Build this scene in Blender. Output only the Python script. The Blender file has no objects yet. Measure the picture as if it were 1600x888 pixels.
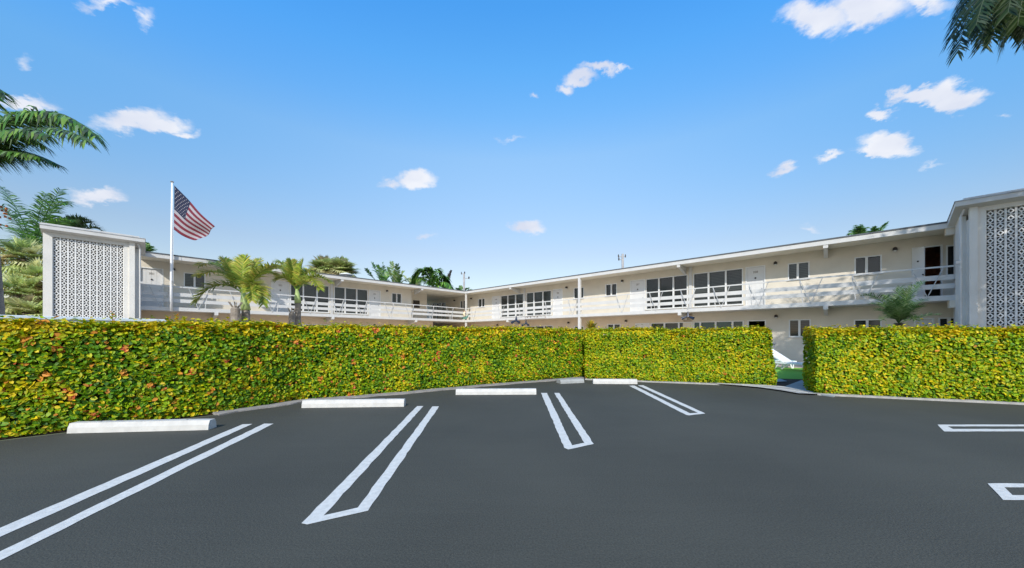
import bpy, bmesh, math, random
import numpy as np
from mathutils import Vector, Matrix, noise
R = math.radians
rng = random.Random(7)
scn = bpy.context.scene
col = scn.collection

# ------------------------------------------------------------------ camera
F, H, CH = 531.5, 525.5, 1.40          # focal length and horizon in photo pixels, eye height
cam_d = bpy.data.cameras.new('camera'); cam = bpy.data.objects.new('camera', cam_d); col.objects.link(cam)
cam.location = (0, 0, CH); cam.rotation_euler = (R(90), 0, 0)
cam_d.sensor_width = 36; cam_d.lens = 36*F/1600; cam_d.shift_y = (H-444)/1600
cam_d.clip_start = .05; cam_d.clip_end = 5000
scn.camera = cam

# ------------------------------------------------------------------ sun + sky
SUN_EL, SUN_AZ = 36.5, -96.6           # azimuth of the direction towards the sun, from +X
sd = bpy.data.lights.new('sun', 'SUN'); sun = bpy.data.objects.new('sun', sd); col.objects.link(sun)
sd.energy = 2.2; sd.angle = R(.53); sd.color = (1, .955, .89)
sv = Vector((math.cos(R(SUN_EL))*math.cos(R(SUN_AZ)), math.cos(R(SUN_EL))*math.sin(R(SUN_AZ)), math.sin(R(SUN_EL))))
sun.rotation_euler = sv.to_track_quat('Z', 'Y').to_euler(); sun.location = sv*60

scn.view_settings.view_transform = 'Standard'; scn.view_settings.look = 'None'
scn.view_settings.gamma = 1; scn.view_settings.exposure = 1.0
w = bpy.data.worlds.new('World'); scn.world = w; w.use_nodes = True
nt = w.node_tree; nt.nodes.clear()
def N(t, typ, **k):
    n = t.nodes.new(typ)
    for a, b in k.items(): setattr(n, a, b)
    return n
out = N(nt, 'ShaderNodeOutputWorld'); bg = N(nt, 'ShaderNodeBackground')
sky = N(nt, 'ShaderNodeTexSky', sky_type='NISHITA'); sky.sun_disc = False
sky.sun_elevation = R(SUN_EL); sky.sun_rotation = math.atan2(sv.x, sv.y)
sky.air_density = 1.0; sky.dust_density = .6; sky.ozone_density = 2.0; sky.altitude = 0
bg.inputs['Strength'].default_value = .13
def mth(t, op, a, b=None, c=None):
    n = N(t, 'ShaderNodeMath', operation=op)
    for i, v in enumerate((a, b, c)):
        if v is None: continue
        if isinstance(v, (int, float)): n.inputs[i].default_value = v
        else: t.links.new(v, n.inputs[i])
    return n.outputs[0]
L = nt.links
tc = N(nt, 'ShaderNodeTexCoord'); sep = N(nt, 'ShaderNodeSeparateXYZ'); L.new(tc.outputs['Generated'], sep.inputs[0])
az = mth(nt, 'ARCTAN2', sep.outputs['X'], sep.outputs['Y'])
el = mth(nt, 'ARCSINE', sep.outputs['Z'])
def fbm(scale, detail, rough=.55, off=(0, 0, 0)):
    mp = N(nt, 'ShaderNodeMapping'); mp.inputs['Location'].default_value = off; mp.inputs['Scale'].default_value = (1, 1, 1.7)
    L.new(tc.outputs['Generated'], mp.inputs[0])
    n = N(nt, 'ShaderNodeTexNoise'); n.inputs['Scale'].default_value = scale; n.inputs['Detail'].default_value = detail
    n.inputs['Roughness'].default_value = rough; L.new(mp.outputs[0], n.inputs['Vector']); return n
n1 = fbm(16, 9, .62); n2 = fbm(7, 4, .5, (3, 1, 2))
wo = N(nt, 'ShaderNodeVectorMath', operation='SUBTRACT'); L.new(n1.outputs['Color'], wo.inputs[0]); wo.inputs[1].default_value = (.5, .5, .5)
ws_ = N(nt, 'ShaderNodeVectorMath', operation='SCALE'); L.new(wo.outputs[0], ws_.inputs[0]); ws_.inputs['Scale'].default_value = .075
wa_ = N(nt, 'ShaderNodeVectorMath', operation='ADD'); L.new(tc.outputs['Generated'], wa_.inputs[0]); L.new(ws_.outputs[0], wa_.inputs[1])
def dirof(px, py): v_ = Vector((px-800, F, H-py)); return v_.normalized()
clouds = [(205,188,62,22,1),(250,196,42,18,1),(290,208,20,8,.7),(45,160,42,11,.8),(158,307,40,14,1),
 (650,282,34,15,1),(612,290,22,8,.6),(826,357,27,13,.95),(884,138,16,13,.85),(905,122,24,13,.85),(934,107,30,10,.85),(960,107,22,6,.6),
 (1275,30,62,26,.85),(1350,16,70,30,.95),(1440,8,60,18,.8),(1490,155,34,24,1.1),(1440,155,44,15,1.1),(1405,146,14,12,.9),
 (1377,177,22,12,.95),(1390,230,46,20,1.15),(1365,240,30,9,.8),(1297,243,24,8,.7),(1222,268,19,10,.8),
 (170,8,52,12,.55),(232,28,13,20,.45),(30,101,18,10,.4),(1597,131,12,7,.7),(1567,182,12,7,.4),
 (1265,357,22,6,.4),(798,219,26,5,.35),(665,370,18,6,.4),(838,150,8,6,.45),(1462,253,30,6,.35)]
acc = None
for (px, py, hw, hh, st) in clouds:
    c0 = dirof(px, py); T_ = np.array([(dirof(px+hw*1.32, py)-dirof(px-hw*1.32, py))/2, (dirof(px, py-hh*1.36)-dirof(px, py+hh*1.36))/2]); D_ = np.linalg.pinv(T_).T
    uv = []
    for row in D_:
        dp_ = N(nt, 'ShaderNodeVectorMath', operation='DOT_PRODUCT'); L.new(wa_.outputs[0], dp_.inputs[0]); dp_.inputs[1].default_value = tuple(row)
        uv.append(mth(nt, 'SUBTRACT', dp_.outputs['Value'], float(row @ np.array(c0))))
    u, v = uv
    # flat-ish bases: below centre falls off faster
    v = mth(nt, 'MAXIMUM', mth(nt, 'MULTIPLY', v, -1.25), v)
    d = mth(nt, 'SQRT', mth(nt, 'MULTIPLY_ADD', u, u, mth(nt, 'MULTIPLY', v, v)))
    m = mth(nt, 'MULTIPLY', mth(nt, 'MAXIMUM', mth(nt, 'SUBTRACT', 1.0, d), 0), st)
    acc = m if acc is None else mth(nt, 'MAXIMUM', acc, m)
dens = mth(nt, 'ADD', acc, mth(nt, 'MULTIPLY', mth(nt, 'SUBTRACT', n1.outputs['Fac'], .5), .5))
mr = N(nt, 'ShaderNodeMapRange', interpolation_type='SMOOTHSTEP'); L.new(dens, mr.inputs['Value'])
mr.inputs['From Min'].default_value = .04; mr.inputs['From Max'].default_value = .62
gate = N(nt, 'ShaderNodeMapRange', interpolation_type='SMOOTHSTEP'); L.new(acc, gate.inputs['Value'])
gate.inputs['From Min'].default_value = 0; gate.inputs['From Max'].default_value = .16
cm = mth(nt, 'MULTIPLY', mth(nt, 'MULTIPLY', mr.outputs[0], gate.outputs[0]), .93)
sb_ = N(nt, 'ShaderNodeMapRange', interpolation_type='SMOOTHSTEP'); L.new(mth(nt, 'MULTIPLY', sep.outputs['Y'], -1.0), sb_.inputs['Value'])  # added unseen cloud bank behind the camera, for neutral fill light
sb_.inputs['From Min'].default_value = .08; sb_.inputs['From Max'].default_value = .45
sc_ = N(nt, 'ShaderNodeMapRange', interpolation_type='SMOOTHSTEP'); L.new(n2.outputs['Fac'], sc_.inputs['Value']); sc_.inputs['From Min'].default_value = .42; sc_.inputs['From Max'].default_value = .56
cm = mth(nt, 'MAXIMUM', cm, mth(nt, 'MULTIPLY', mth(nt, 'MULTIPLY', sb_.outputs[0], sc_.outputs[0]), .9))
# colour response of the sky
sr = N(nt, 'ShaderNodeValToRGB'); L.new(mth(nt, 'MULTIPLY', el, 2/math.pi), sr.inputs[0])
for e_, c_ in ((0, (.60, .50, .42)), (13.3, (.80, .68, .60)), (27.4, (.93, 1.06, 1.01)), (32.6, (.70, 1.10, 1.20)), (38, (.54, 1.14, 1.36)), (44.1, (.40, 1.10, 1.47)), (90, (.40, 1.1, 1.5))):
    q = sr.color_ramp.elements.new(e_/90) if e_ not in (0, 90) else sr.color_ramp.elements[0 if e_ == 0 else -1]
    q.position = e_/90; q.color = (*[v/1.5 for v in c_], 1)
tint = N(nt, 'ShaderNodeMix', data_type='RGBA', blend_type='MULTIPLY'); tint.inputs[0].default_value = 1
L.new(sky.outputs[0], tint.inputs[6]); L.new(sr.outputs[0], tint.inputs[7])
tm0 = N(nt, 'ShaderNodeVectorMath', operation='SCALE'); tm0.inputs['Scale'].default_value = 1.5; L.new(tint.outputs[2], tm0.inputs[0])
# the sky is bluest at right angles to the sun
x2 = mth(nt, 'MULTIPLY', sep.outputs['X'], sep.outputs['X']); y2 = mth(nt, 'MULTIPLY', sep.outputs['Y'], sep.outputs['Y']); ff = mth(nt, 'DIVIDE', x2, mth(nt, 'ADD', mth(nt, 'ADD', x2, y2), .001))
ge = N(nt, 'ShaderNodeMapRange', interpolation_type='SMOOTHSTEP'); L.new(el, ge.inputs['Value']); ge.inputs['From Min'].default_value = R(4); ge.inputs['From Max'].default_value = R(27)
ff = mth(nt, 'MULTIPLY', ff, ge.outputs[0])
cb = N(nt, 'ShaderNodeCombineXYZ'); L.new(mth(nt, 'MULTIPLY_ADD', ff, -.62, 1.0), cb.inputs[0]); L.new(mth(nt, 'MULTIPLY_ADD', ff, -.16, 1.0), cb.inputs[1]); L.new(mth(nt, 'MULTIPLY_ADD', ff, .10, 1.0), cb.inputs[2])
tm = N(nt, 'ShaderNodeVectorMath', operation='MULTIPLY'); L.new(tm0.outputs[0], tm.inputs[0]); L.new(cb.outputs[0], tm.inputs[1])
mix = N(nt, 'ShaderNodeMix', data_type='RGBA'); L.new(cm, mix.inputs[0]); L.new(tm.outputs[0], mix.inputs[6])
cr = N(nt, 'ShaderNodeMix', data_type='RGBA'); cr.inputs[6].default_value = (2.75, 2.9, 3.4, 1); cr.inputs[7].default_value = (3.55, 3.6, 3.8, 1)
mr2 = N(nt, 'ShaderNodeMapRange'); L.new(n2.outputs['Fac'], mr2.inputs[0]); mr2.inputs[1].default_value = .35; mr2.inputs[2].default_value = .6
L.new(mr2.outputs[0], cr.inputs[0]); L.new(cr.outputs[2], mix.inputs[7])
L.new(mix.outputs[2], bg.inputs['Color']); L.new(bg.outputs[0], out.inputs[0])

# ------------------------------------------------------------------ materials
def mat(name, rgb, rough=.6, nscale=None, namt=.15, bump=None, bscale=60, metal=0, spec=None, courses=False, detail=5, bdist=.01):
    m = bpy.data.materials.new(name); m.use_nodes = True; t = m.node_tree; b = t.nodes['Principled BSDF']
    b.inputs['Base Color'].default_value = (*rgb, 1); b.inputs['Roughness'].default_value = rough; b.inputs['Metallic'].default_value = metal
    if spec is not None: b.inputs['Specular IOR Level'].default_value = spec
    c = N(t, 'ShaderNodeTexCoord')
    if nscale:
        n = N(t, 'ShaderNodeTexNoise'); n.inputs['Scale'].default_value = nscale; n.inputs['Detail'].default_value = detail
        t.links.new(c.outputs['Object'], n.inputs['Vector'])
        r = N(t, 'ShaderNodeValToRGB'); r.color_ramp.elements[0].position = .3; r.color_ramp.elements[1].position = .72
        r.color_ramp.elements[0].color = (*[x*(1-namt) for x in rgb], 1); r.color_ramp.elements[1].color = (*[min(1, x*(1+namt)) for x in rgb], 1)
        t.links.new(n.outputs['Fac'], r.inputs[0]); t.links.new(r.outputs[0], b.inputs['Base Color'])
    hgt = None
    if bump:
        n = N(t, 'ShaderNodeTexNoise'); n.inputs['Scale'].default_value = bscale; n.inputs['Detail'].default_value = 6
        t.links.new(c.outputs['Object'], n.inputs['Vector']); hgt = n.outputs['Fac']
    if courses:
        s = N(t, 'ShaderNodeSeparateXYZ'); t.links.new(c.outputs['Object'], s.inputs[0])
        fr = mth(t, 'FRACT', mth(t, 'MULTIPLY', s.outputs['Z'], 5))
        ln = mth(t, 'GREATER_THAN', mth(t, 'ABSOLUTE', mth(t, 'SUBTRACT', fr, .5)), .44)
        hgt = mth(t, 'SUBTRACT', mth(t, 'MULTIPLY', hgt, .35), ln)
    if hgt is not None:
        bp = N(t, 'ShaderNodeBump'); bp.inputs['Strength'].default_value = bump; bp.inputs['Distance'].default_value = bdist
        t.links.new(hgt, bp.inputs['Height']); t.links.new(bp.outputs[0], b.inputs['Normal'])
    return m
M = {}
M['wall'] = mat('painted_masonry', (.66, .60, .495), .75, 1.3, .07, .35, 40, courses=True)
M['wall_tan'] = mat('tan_masonry', (.68, .56, .42), .75, 1.3, .07, .35, 40, courses=True)  # masonry in a tan tone for part of the ground floor
M['white'] = mat('white_paint', (.58, .57, .545), .5, 2.2, .06, .12, 60)
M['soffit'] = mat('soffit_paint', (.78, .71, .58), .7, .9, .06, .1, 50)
M['frame'] = mat('frame_white', (.74, .74, .72), .4)
M['strut'] = mat('shade_grey_strut', (.50, .50, .49), .6, 6, .2)  # white struts made grey, their shaded sides put into the colour
M['door'] = mat('door_paint', (.68, .67, .65), .45, 3, .03)
M['tower'] = mat('tower_stucco', (.70, .675, .62), .8, 1.1, .08, .4, 55)
M['block'] = mat('breeze_block', (.76, .75, .72), .8, 5, .07, .3, 70)
M['roofing'] = mat('roof_membrane', (.10, .11, .12), .8, 3, .3, .3, 30)
M['capmetal'] = mat('drip_edge', (.42, .43, .44), .55, 4, .25)
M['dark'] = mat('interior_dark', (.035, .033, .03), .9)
M['glass'] = mat('window_glass', (.022, .026, .026), .08, 1.2, .5, spec=.6)
M['tealglass'] = mat('teal_window_glass', (.015, .07, .075), .08, 1.2, .4, spec=.6)
M['wood'] = mat('brown_interior_wood', (.36, .12, .05), .6, 6, .4)
M['metal_dark'] = mat('dark_fixture', (.03, .022, .018), .5)
M['number'] = mat('number_brown', (.16, .12, .08), .5)
M['alu'] = mat('galvanised', (.45, .46, .47), .35, 8, .1, metal=.6)
M['pole'] = mat('pole_white', (.8, .8, .8), .3)
M['core_grey'] = mat('stair_shade_grey', (.13, .128, .125), .9)  # dark grey stands in for the shade inside the stair towers
M['concrete'] = mat('concrete', (.28, .26, .24), .9, 6, .25, .5, 45, bdist=.02)
M['kerb'] = mat('kerb_concrete', (.34, .33, .31), .9, 9, .2, .5, 45)
M['paint'] = mat('road_paint', (.57, .555, .505), .75, 22, .12, .5, 180, bdist=.006)
M['stop'] = mat('wheel_stop_paint', (.50, .49, .46), .7, 9, .10, .35, 90)
M['stopgrey'] = mat('bare_concrete_stop', (.30, .31, .30), .85, 7, .15, .35, 90)
M['path'] = mat('path_concrete', (.36, .38, .37), .85, 2.5, .12, .3, 80)
M['paving'] = mat('court_paving', (.50, .40, .29), .85, 3, .1, .3, 60)
M['soil'] = mat('soil', (.07, .045, .03), 1, 7, .4, .9, 20, bdist=.05)
M['ground'] = mat('far_ground', (.11, .12, .07), 1, .4, .3)
M['lowwall'] = mat('low_wall_paint', (.62, .70, .76), .7, 2, .05, .2, 50)
M['trunk'] = mat('palm_trunk', (.25, .215, .18), .95, 6, .3, .8, 14, bdist=.04)
M['shaft'] = mat('crownshaft', (.34, .44, .16), .6, 5, .2)
M['bark'] = mat('bark', (.10, .075, .05), .95, 8, .35, .9, 16, bdist=.04)
M['plastic'] = mat('lounger_white', (.80, .80, .80), .45)
M['teal'] = mat('teal_fabric', (.03, .33, .36), .7)
M['cabinet'] = mat('grey_cabinet', (.27, .28, .29), .5)
M['navy'] = mat('navy_fixture', (.012, .022, .05), .4)
M['ring'] = mat('sea_green_paint', (.09, .20, .16), .5)
M['cream'] = mat('cream_paint', (.70, .62, .42), .5)
M['red'] = mat('red_cloth', (.30, .02, .03), .8)
M['flagred'] = mat('flag_red', (.13, .008, .02), .85)  # flag colours darkened, the shade on the cloth is in them
M['flagblue'] = mat('flag_blue', (.004, .008, .035), .85)
M['flagwhite'] = mat('flag_white', (.30, .28, .30), .85)
M['core'] = mat('hedge_inner_shade', (.022, .028, .010), 1)
M['utility'] = mat('utility_pole', (.33, .32, .31), .9, 4, .2)

for k_ in ('glass', 'tealglass'):
    t = M[k_].node_tree; b = t.nodes['Principled BSDF']; src = b.inputs['Base Color'].links[0].from_socket
    oi = N(t, 'ShaderNodeObjectInfo'); c = N(t, 'ShaderNodeTexCoord'); s_ = N(t, 'ShaderNodeSeparateXYZ'); t.links.new(c.outputs['Object'], s_.inputs[0])
    ln = mth(t, 'GREATER_THAN', mth(t, 'FRACT', mth(t, 'MULTIPLY', s_.outputs['Z'], 11)), .45)          # drawn blinds behind the pane
    amt = mth(t, 'MULTIPLY', mth(t, 'MULTIPLY', ln, mth(t, 'GREATER_THAN', oi.outputs['Random'], .35)), mth(t, 'MULTIPLY', oi.outputs['Random'], .75))
    mx = N(t, 'ShaderNodeMix', data_type='RGBA'); t.links.new(amt, mx.inputs[0]); t.links.new(src, mx.inputs[6]); mx.inputs[7].default_value = (.075, .085, .078, 1)
    t.links.new(mx.outputs[2], b.inputs['Base Color'])
# asphalt: fresh black seal coat with grit, streaky roller marks and faint patches
m = bpy.data.materials.new('asphalt'); m.use_nodes = True; t = m.node_tree; b = t.nodes['Principled BSDF']
c = N(t, 'ShaderNodeTexCoord')
a = N(t, 'ShaderNodeTexNoise'); a.inputs['Scale'].default_value = 75; a.inputs['Detail'].default_value = 8; a.inputs['Roughness'].default_value = .75
g = N(t, 'ShaderNodeTexNoise'); g.inputs['Scale'].default_value = .45; g.inputs['Detail'].default_value = 5
mp = N(t, 'ShaderNodeMapping'); mp.inputs['Scale'].default_value = (.5, 7, 1); mp.inputs['Rotation'].default_value = (0, 0, .05)
g2 = N(t, 'ShaderNodeTexNoise'); g2.inputs['Scale'].default_value = 1.6; g2.inputs['Detail'].default_value = 4
for n in (a, g): t.links.new(c.outputs['Object'], n.inputs['Vector'])
t.links.new(c.outputs['Object'], mp.inputs[0]); t.links.new(mp.outputs[0], g2.inputs['Vector'])
s = mth(t, 'MULTIPLY_ADD', a.outputs['Fac'], 1.3, mth(t, 'MULTIPLY_ADD', g.outputs['Fac'], .35, mth(t, 'MULTIPLY', g2.outputs['Fac'], .07)))
r = N(t, 'ShaderNodeValToRGB'); r.color_ramp.elements[0].position = .55; r.color_ramp.elements[1].position = 1.18
r.color_ramp.elements[0].color = (.020, .0205, .0170, 1); r.color_ramp.elements[1].color = (.074, .073, .058, 1)
t.links.new(s, r.inputs[0]); t.links.new(r.outputs[0], b.inputs['Base Color']); b.inputs['Roughness'].default_value = .82
b.inputs['Specular IOR Level'].default_value = .3
v = N(t, 'ShaderNodeTexVoronoi'); v.inputs['Scale'].default_value = 110; t.links.new(c.outputs['Object'], v.inputs['Vector'])
bp = N(t, 'ShaderNodeBump'); bp.inputs['Strength'].default_value = .45; bp.inputs['Distance'].default_value = .004
t.links.new(v.outputs['Distance'], bp.inputs['Height']); t.links.new(bp.outputs[0], b.inputs['Normal'])
M['asphalt'] = m
for k_, sc_, th_, dk_ in (('paint', 9, .70, .42), ('stop', 6, .68, .5)):
    t = M[k_].node_tree; b = t.nodes['Principled BSDF']; src = b.inputs['Base Color'].links[0].from_socket; c = N(t, 'ShaderNodeTexCoord')
    n = N(t, 'ShaderNodeTexNoise'); n.inputs['Scale'].default_value = sc_; n.inputs['Detail'].default_value = 12; n.inputs['Roughness'].default_value = .8; t.links.new(c.outputs['Object'], n.inputs['Vector'])
    q = N(t, 'ShaderNodeMapRange'); q.inputs[1].default_value = th_-.08; q.inputs[2].default_value = th_+.04; t.links.new(n.outputs['Fac'], q.inputs[0])
    mx = N(t, 'ShaderNodeMix', data_type='RGBA'); t.links.new(mth(t, 'MULTIPLY', q.outputs[0], .8), mx.inputs[0]); t.links.new(src, mx.inputs[6]); mx.inputs[7].default_value = (dk_*.4, dk_*.4, dk_*.38, 1)
    t.links.new(mx.outputs[2], b.inputs['Base Color'])
# foliage: leaf colour from a per-leaf attribute, some light through the blade
def leafmat(name, trans=.3, rough=.42, spec=.35):
    m = bpy.data.materials.new(name); m.use_nodes = True; t = m.node_tree; b = t.nodes['Principled BSDF']
    at = N(t, 'ShaderNodeAttribute', attribute_name='leafcol'); t.links.new(at.outputs['Color'], b.inputs['Base Color'])
    b.inputs['Roughness'].default_value = rough; b.inputs['Specular IOR Level'].default_value = spec
    tr = N(t, 'ShaderNodeBsdfTranslucent'); t.links.new(at.outputs['Color'], tr.inputs['Color'])
    mx = N(t, 'ShaderNodeMixShader'); mx.inputs[0].default_value = trans
    t.links.new(b.outputs[0], mx.inputs[1]); t.links.new(tr.outputs[0], mx.inputs[2])
    t.links.new(mx.outputs[0], t.nodes['Material Output'].inputs[0]); return m
M['leaf'] = leafmat('hedge_leaf', .30, .5, .25); M['frond'] = leafmat('palm_frond', .4, .45, .4)
m = bpy.data.materials.new('lawn'); m.use_nodes = True; t = m.node_tree; b = t.nodes['Principled BSDF']
n = N(t, 'ShaderNodeTexNoise'); n.inputs['Scale'].default_value = 25; n.inputs['Detail'].default_value = 6
c = N(t, 'ShaderNodeTexCoord'); t.links.new(c.outputs['Object'], n.inputs['Vector'])
r = N(t, 'ShaderNodeValToRGB'); r.color_ramp.elements[0].color = (.10, .30, .02, 1); r.color_ramp.elements[1].color = (.25, .52, .05, 1)
t.links.new(n.outputs['Fac'], r.inputs[0]); t.links.new(r.outputs[0], b.inputs['Base Color']); b.inputs['Roughness'].default_value = .9
M['lawn'] = m

# ------------------------------------------------------------------ helpers
def tag(o, label=None, cat=None, group=None, kind=None):
    if label: o['label'] = label
    if cat: o['category'] = cat
    if group: o['group'] = group
    if kind: o['kind'] = kind
    return o
def empty(name, loc=(0, 0, 0), rz=0, **k):
    o = bpy.data.objects.new(name, None); col.objects.link(o); o.location = loc; o.rotation_euler = (0, 0, rz)
    o.empty_display_size = .2
    return tag(o, **k)
class MB:
    def __init__(s): s.v = []; s.f = []; s.mi = []; s.cur = 0
    def add(s, vs, fs):
        b = len(s.v); s.v += [tuple(v) for v in vs]; s.f += [tuple(b+i for i in f) for f in fs]; s.mi += [s.cur]*len(fs); return s
    def box(s, x0, x1, y0, y1, z0, z1, T=None):
        p = [(x, y, z) for z in (z0, z1) for y in (y0, y1) for x in (x0, x1)]
        if T: p = [T(*q) for q in p]
        return s.add(p, [(0, 2, 3, 1), (4, 5, 7, 6), (0, 1, 5, 4), (2, 6, 7, 3), (0, 4, 6, 2), (1, 3, 7, 5)])
    def bar(s, a, b, w, h=None, up=(0, 0, 1)):
        a, b = Vector(a), Vector(b); h = h or w; d = (b-a).normalized(); u = Vector(up)
        if abs(d.dot(u)) > .98: u = Vector((1, 0, 0))
        x = d.cross(u).normalized()*w/2; y = x.cross(d).normalized()*h/2
        p = [q+i*x+j*y for q in (a, b) for i, j in ((-1, -1), (1, -1), (1, 1), (-1, 1))]
        return s.add(p, [(3, 2, 1, 0), (4, 5, 6, 7), (0, 1, 5, 4), (1, 2, 6, 5), (2, 3, 7, 6), (3, 0, 4, 7)])
    def tube(s, pts, rad, n=8, cap=True):
        pts = [Vector(p) for p in pts]; rad = rad if hasattr(rad, '__len__') else [rad]*len(pts)
        vs = []; d0 = None
        for i, p in enumerate(pts):
            d = (pts[min(i+1, len(pts)-1)]-pts[max(i-1, 0)]).normalized()
            u = Vector((0, 0, 1)) if abs(d.z) < .9 else Vector((1, 0, 0))
            x = d.cross(u).normalized(); y = x.cross(d).normalized()
            if d0 is not None and x.dot(d0) < 0: x, y = -x, -y
            d0 = x
            vs += [p+rad[i]*(math.cos(2*math.pi*k/n)*x+math.sin(2*math.pi*k/n)*y) for k in range(n)]
        fs = [(i*n+k, i*n+(k+1) % n, (i+1)*n+(k+1) % n, (i+1)*n+k) for i in range(len(pts)-1) for k in range(n)]
        if cap: fs += [tuple(range(n-1, -1, -1)), tuple((len(pts)-1)*n+k for k in range(n))]
        return s.add(vs, fs)
    def build(s, name, mats, parent=None, smooth=False, normals=True, bevel=0, colors=None):
        me = bpy.data.meshes.new(name); me.from_pydata(s.v, [], s.f)
        mats = mats if isinstance(mats, (list, tuple)) else [mats]
        for q in mats: me.materials.append(q)
        if len(mats) > 1: me.polygons.foreach_set('material_index', s.mi)
        if normals:
            bm = bmesh.new(); bm.from_mesh(me); bmesh.ops.recalc_face_normals(bm, faces=bm.faces)
            if bevel: bmesh.ops.bevel(bm, geom=bm.edges[:], offset=bevel, segments=2, affect='EDGES', profile=.5, clamp_overlap=True)
            bm.to_mesh(me); bm.free()
        if smooth: me.polygons.foreach_set('use_smooth', [True]*len(me.polygons))
        if colors is not None:
            at = me.color_attributes.new('leafcol', 'FLOAT_COLOR', 'POINT')
            arr = np.ones((len(s.v), 4), dtype=np.float32); arr[:, :3] = np.asarray(colors, dtype=np.float32); at.data.foreach_set('color', arr.ravel())
        me.update()
        o = bpy.data.objects.new(name, me); col.objects.link(o)
        if parent: o.parent = parent
        return o
def G(px, py, z=0):                      # point on the ground seen at a photo pixel
    Y = (CH-z)*F/(py-H); return Vector(((px-800)/F*Y, Y, z))
def P(px, py, Y): return Vector(((px-800)/F*Y, Y, CH+(H-py)*Y/F))

# ------------------------------------------------------------------ ground, asphalt, markings
MB().add([(-400, -300, -.03), (400, -300, -.03), (400, 700, -.03), (-400, 700, -.03)], [(0, 1, 2, 3)]).build('ground', M['ground'], normals=False)['kind'] = 'structure'
H1 = [(-9.2, 2.1), (-6.97, 4.63), (-5.35, 6.12), (-4.55, 7.35), (-2.75, 8.35), (-.9, 9.6), (1.43, 10.95), (2.35, 11.45), (3.2, 12.1)]
H2 = [(2.36, 10.98), (5.2, 10.1), (7.2, 9.42)]
H3 = [(7.27, 8.13), (10.53, 6.99), (14.5, 5.6)]
edge = [(-60, -40), (-60, 2.1), (-9.2, 2.1-.1)] + [(x+.1, y-.1) for x, y in H1[1:]] + [(x, y-.12) for x, y in H2] + [(7.27, 8.02), (10.53, 6.88), (14.5, 5.5), (60, -9), (60, -40)]
bm = bmesh.new(); vs = [bm.verts.new((x, y, 0)) for x, y in edge]; f = bm.faces.new(vs)
bmesh.ops.triangulate(bm, faces=[f]); bmesh.ops.recalc_face_normals(bm, faces=bm.faces)
me = bpy.data.meshes.new('parking_lot'); bm.to_mesh(me); bm.free(); me.materials.append(M['asphalt'])
for p in me.polygons:
    if p.normal.z < 0: me.flip_normals(); break
o = bpy.data.objects.new('parking_lot', me); col.objects.link(o); o['kind'] = 'structure'
def poly(name, pts, z, m, kind=True):
    bm = bmesh.new(); f = bm.faces.new([bm.verts.new((p[0], p[1], z)) for p in pts])
    if f.normal.z == 0: f.normal_update()
    bmesh.ops.triangulate(bm, faces=[f]); me = bpy.data.meshes.new(name); bm.to_mesh(me); bm.free()
    if sum(q.normal.z for q in me.polygons) < 0: me.flip_normals()
    me.materials.append(m); o = bpy.data.objects.new(name, me); col.objects.link(o)
    if kind: o['kind'] = 'structure'
    return o
def loose(pts, j=.006):                 # hand-sprayed edge: subdivide and jitter a few mm
    res = []
    for i, p in enumerate(pts):
        q = pts[(i+1) % len(pts)]; p2 = Vector((p[0], p[1])); q2 = Vector((q[0], q[1])); n = max(1, int((q2-p2).length/.12))
        for k in range(n):
            r_ = p2.lerp(q2, k/n); jj = j if k else 0; res.append((r_.x+rng.uniform(-jj, jj), r_.y+rng.uniform(-jj, jj)))
    return res
A = lambda l: [G(*p) for p in l]
# pair nearest left: both stripes run on towards the camera
def ext(a, b, Y): a, b = G(*a), G(*b); d = b-a; return a+d*((Y-a.y)/d.y)
fl, fr_ = G(379, 663.5), G(394.5, 663); gl, gr = G(412.5, 662.5), G(427.5, 662.5)
nl, nr = ext((379, 663.5), (0, 825.6), -.6), ext((394.5, 663), (0, 839.5), -.6)
ml, mr_ = ext((412.5, 662.5), (0, 862), -.6), ext((427.5, 662.5), (0, 877), -.6)
lay = [[fl, nl, mr_, gr, gl, (ml.x, ml.y+.1), (nr.x, nr.y+.1), fr_]]
lay.append(A([(652, 635), (471, 818.5), (480, 820.5), (575, 798.8), (686, 635.5), (675.7, 635.5), (559, 794), (505.7, 806.2), (661.6, 635)]))
lay.append(A([(845.3, 614.4), (881.6, 700.3), (887.8, 703), (927.8, 694.4), (873.8, 614.4), (865.9, 614.4), (913.1, 692.4), (894, 696.5), (854.6, 614.4)]))
lay.append(A([(982.9, 603.1), (1072.5, 648.9), (1077, 649.6), (1102, 646.6), (1005, 602.4), (996.6, 602.4), (1090.3, 645.5), (1078, 646.3), (991, 602.8)]))
def rightpair(o1, o2, i1, i2):
    a, b_, c_, d = G(*o1), G(*o2), G(*i1), G(*i2)
    far = 9.5 if a.y > 4 else 7.2
    return [a, b_, (far, b_.y), (far, d.y), d, c_, (far, c_.y), (far, a.y)]
lay.append(rightpair((1465, 664), (1475.5, 674.7), (1481, 666.8), (1489, 670.8)))
lay.append(rightpair((1543, 756.2), (1567.5, 782), (1569.5, 762.2), (1582, 774.4)))
for q in lay: poly('parking_line', loose([(p[0], p[1]) for p in q]), .004, M['paint'])

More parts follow.
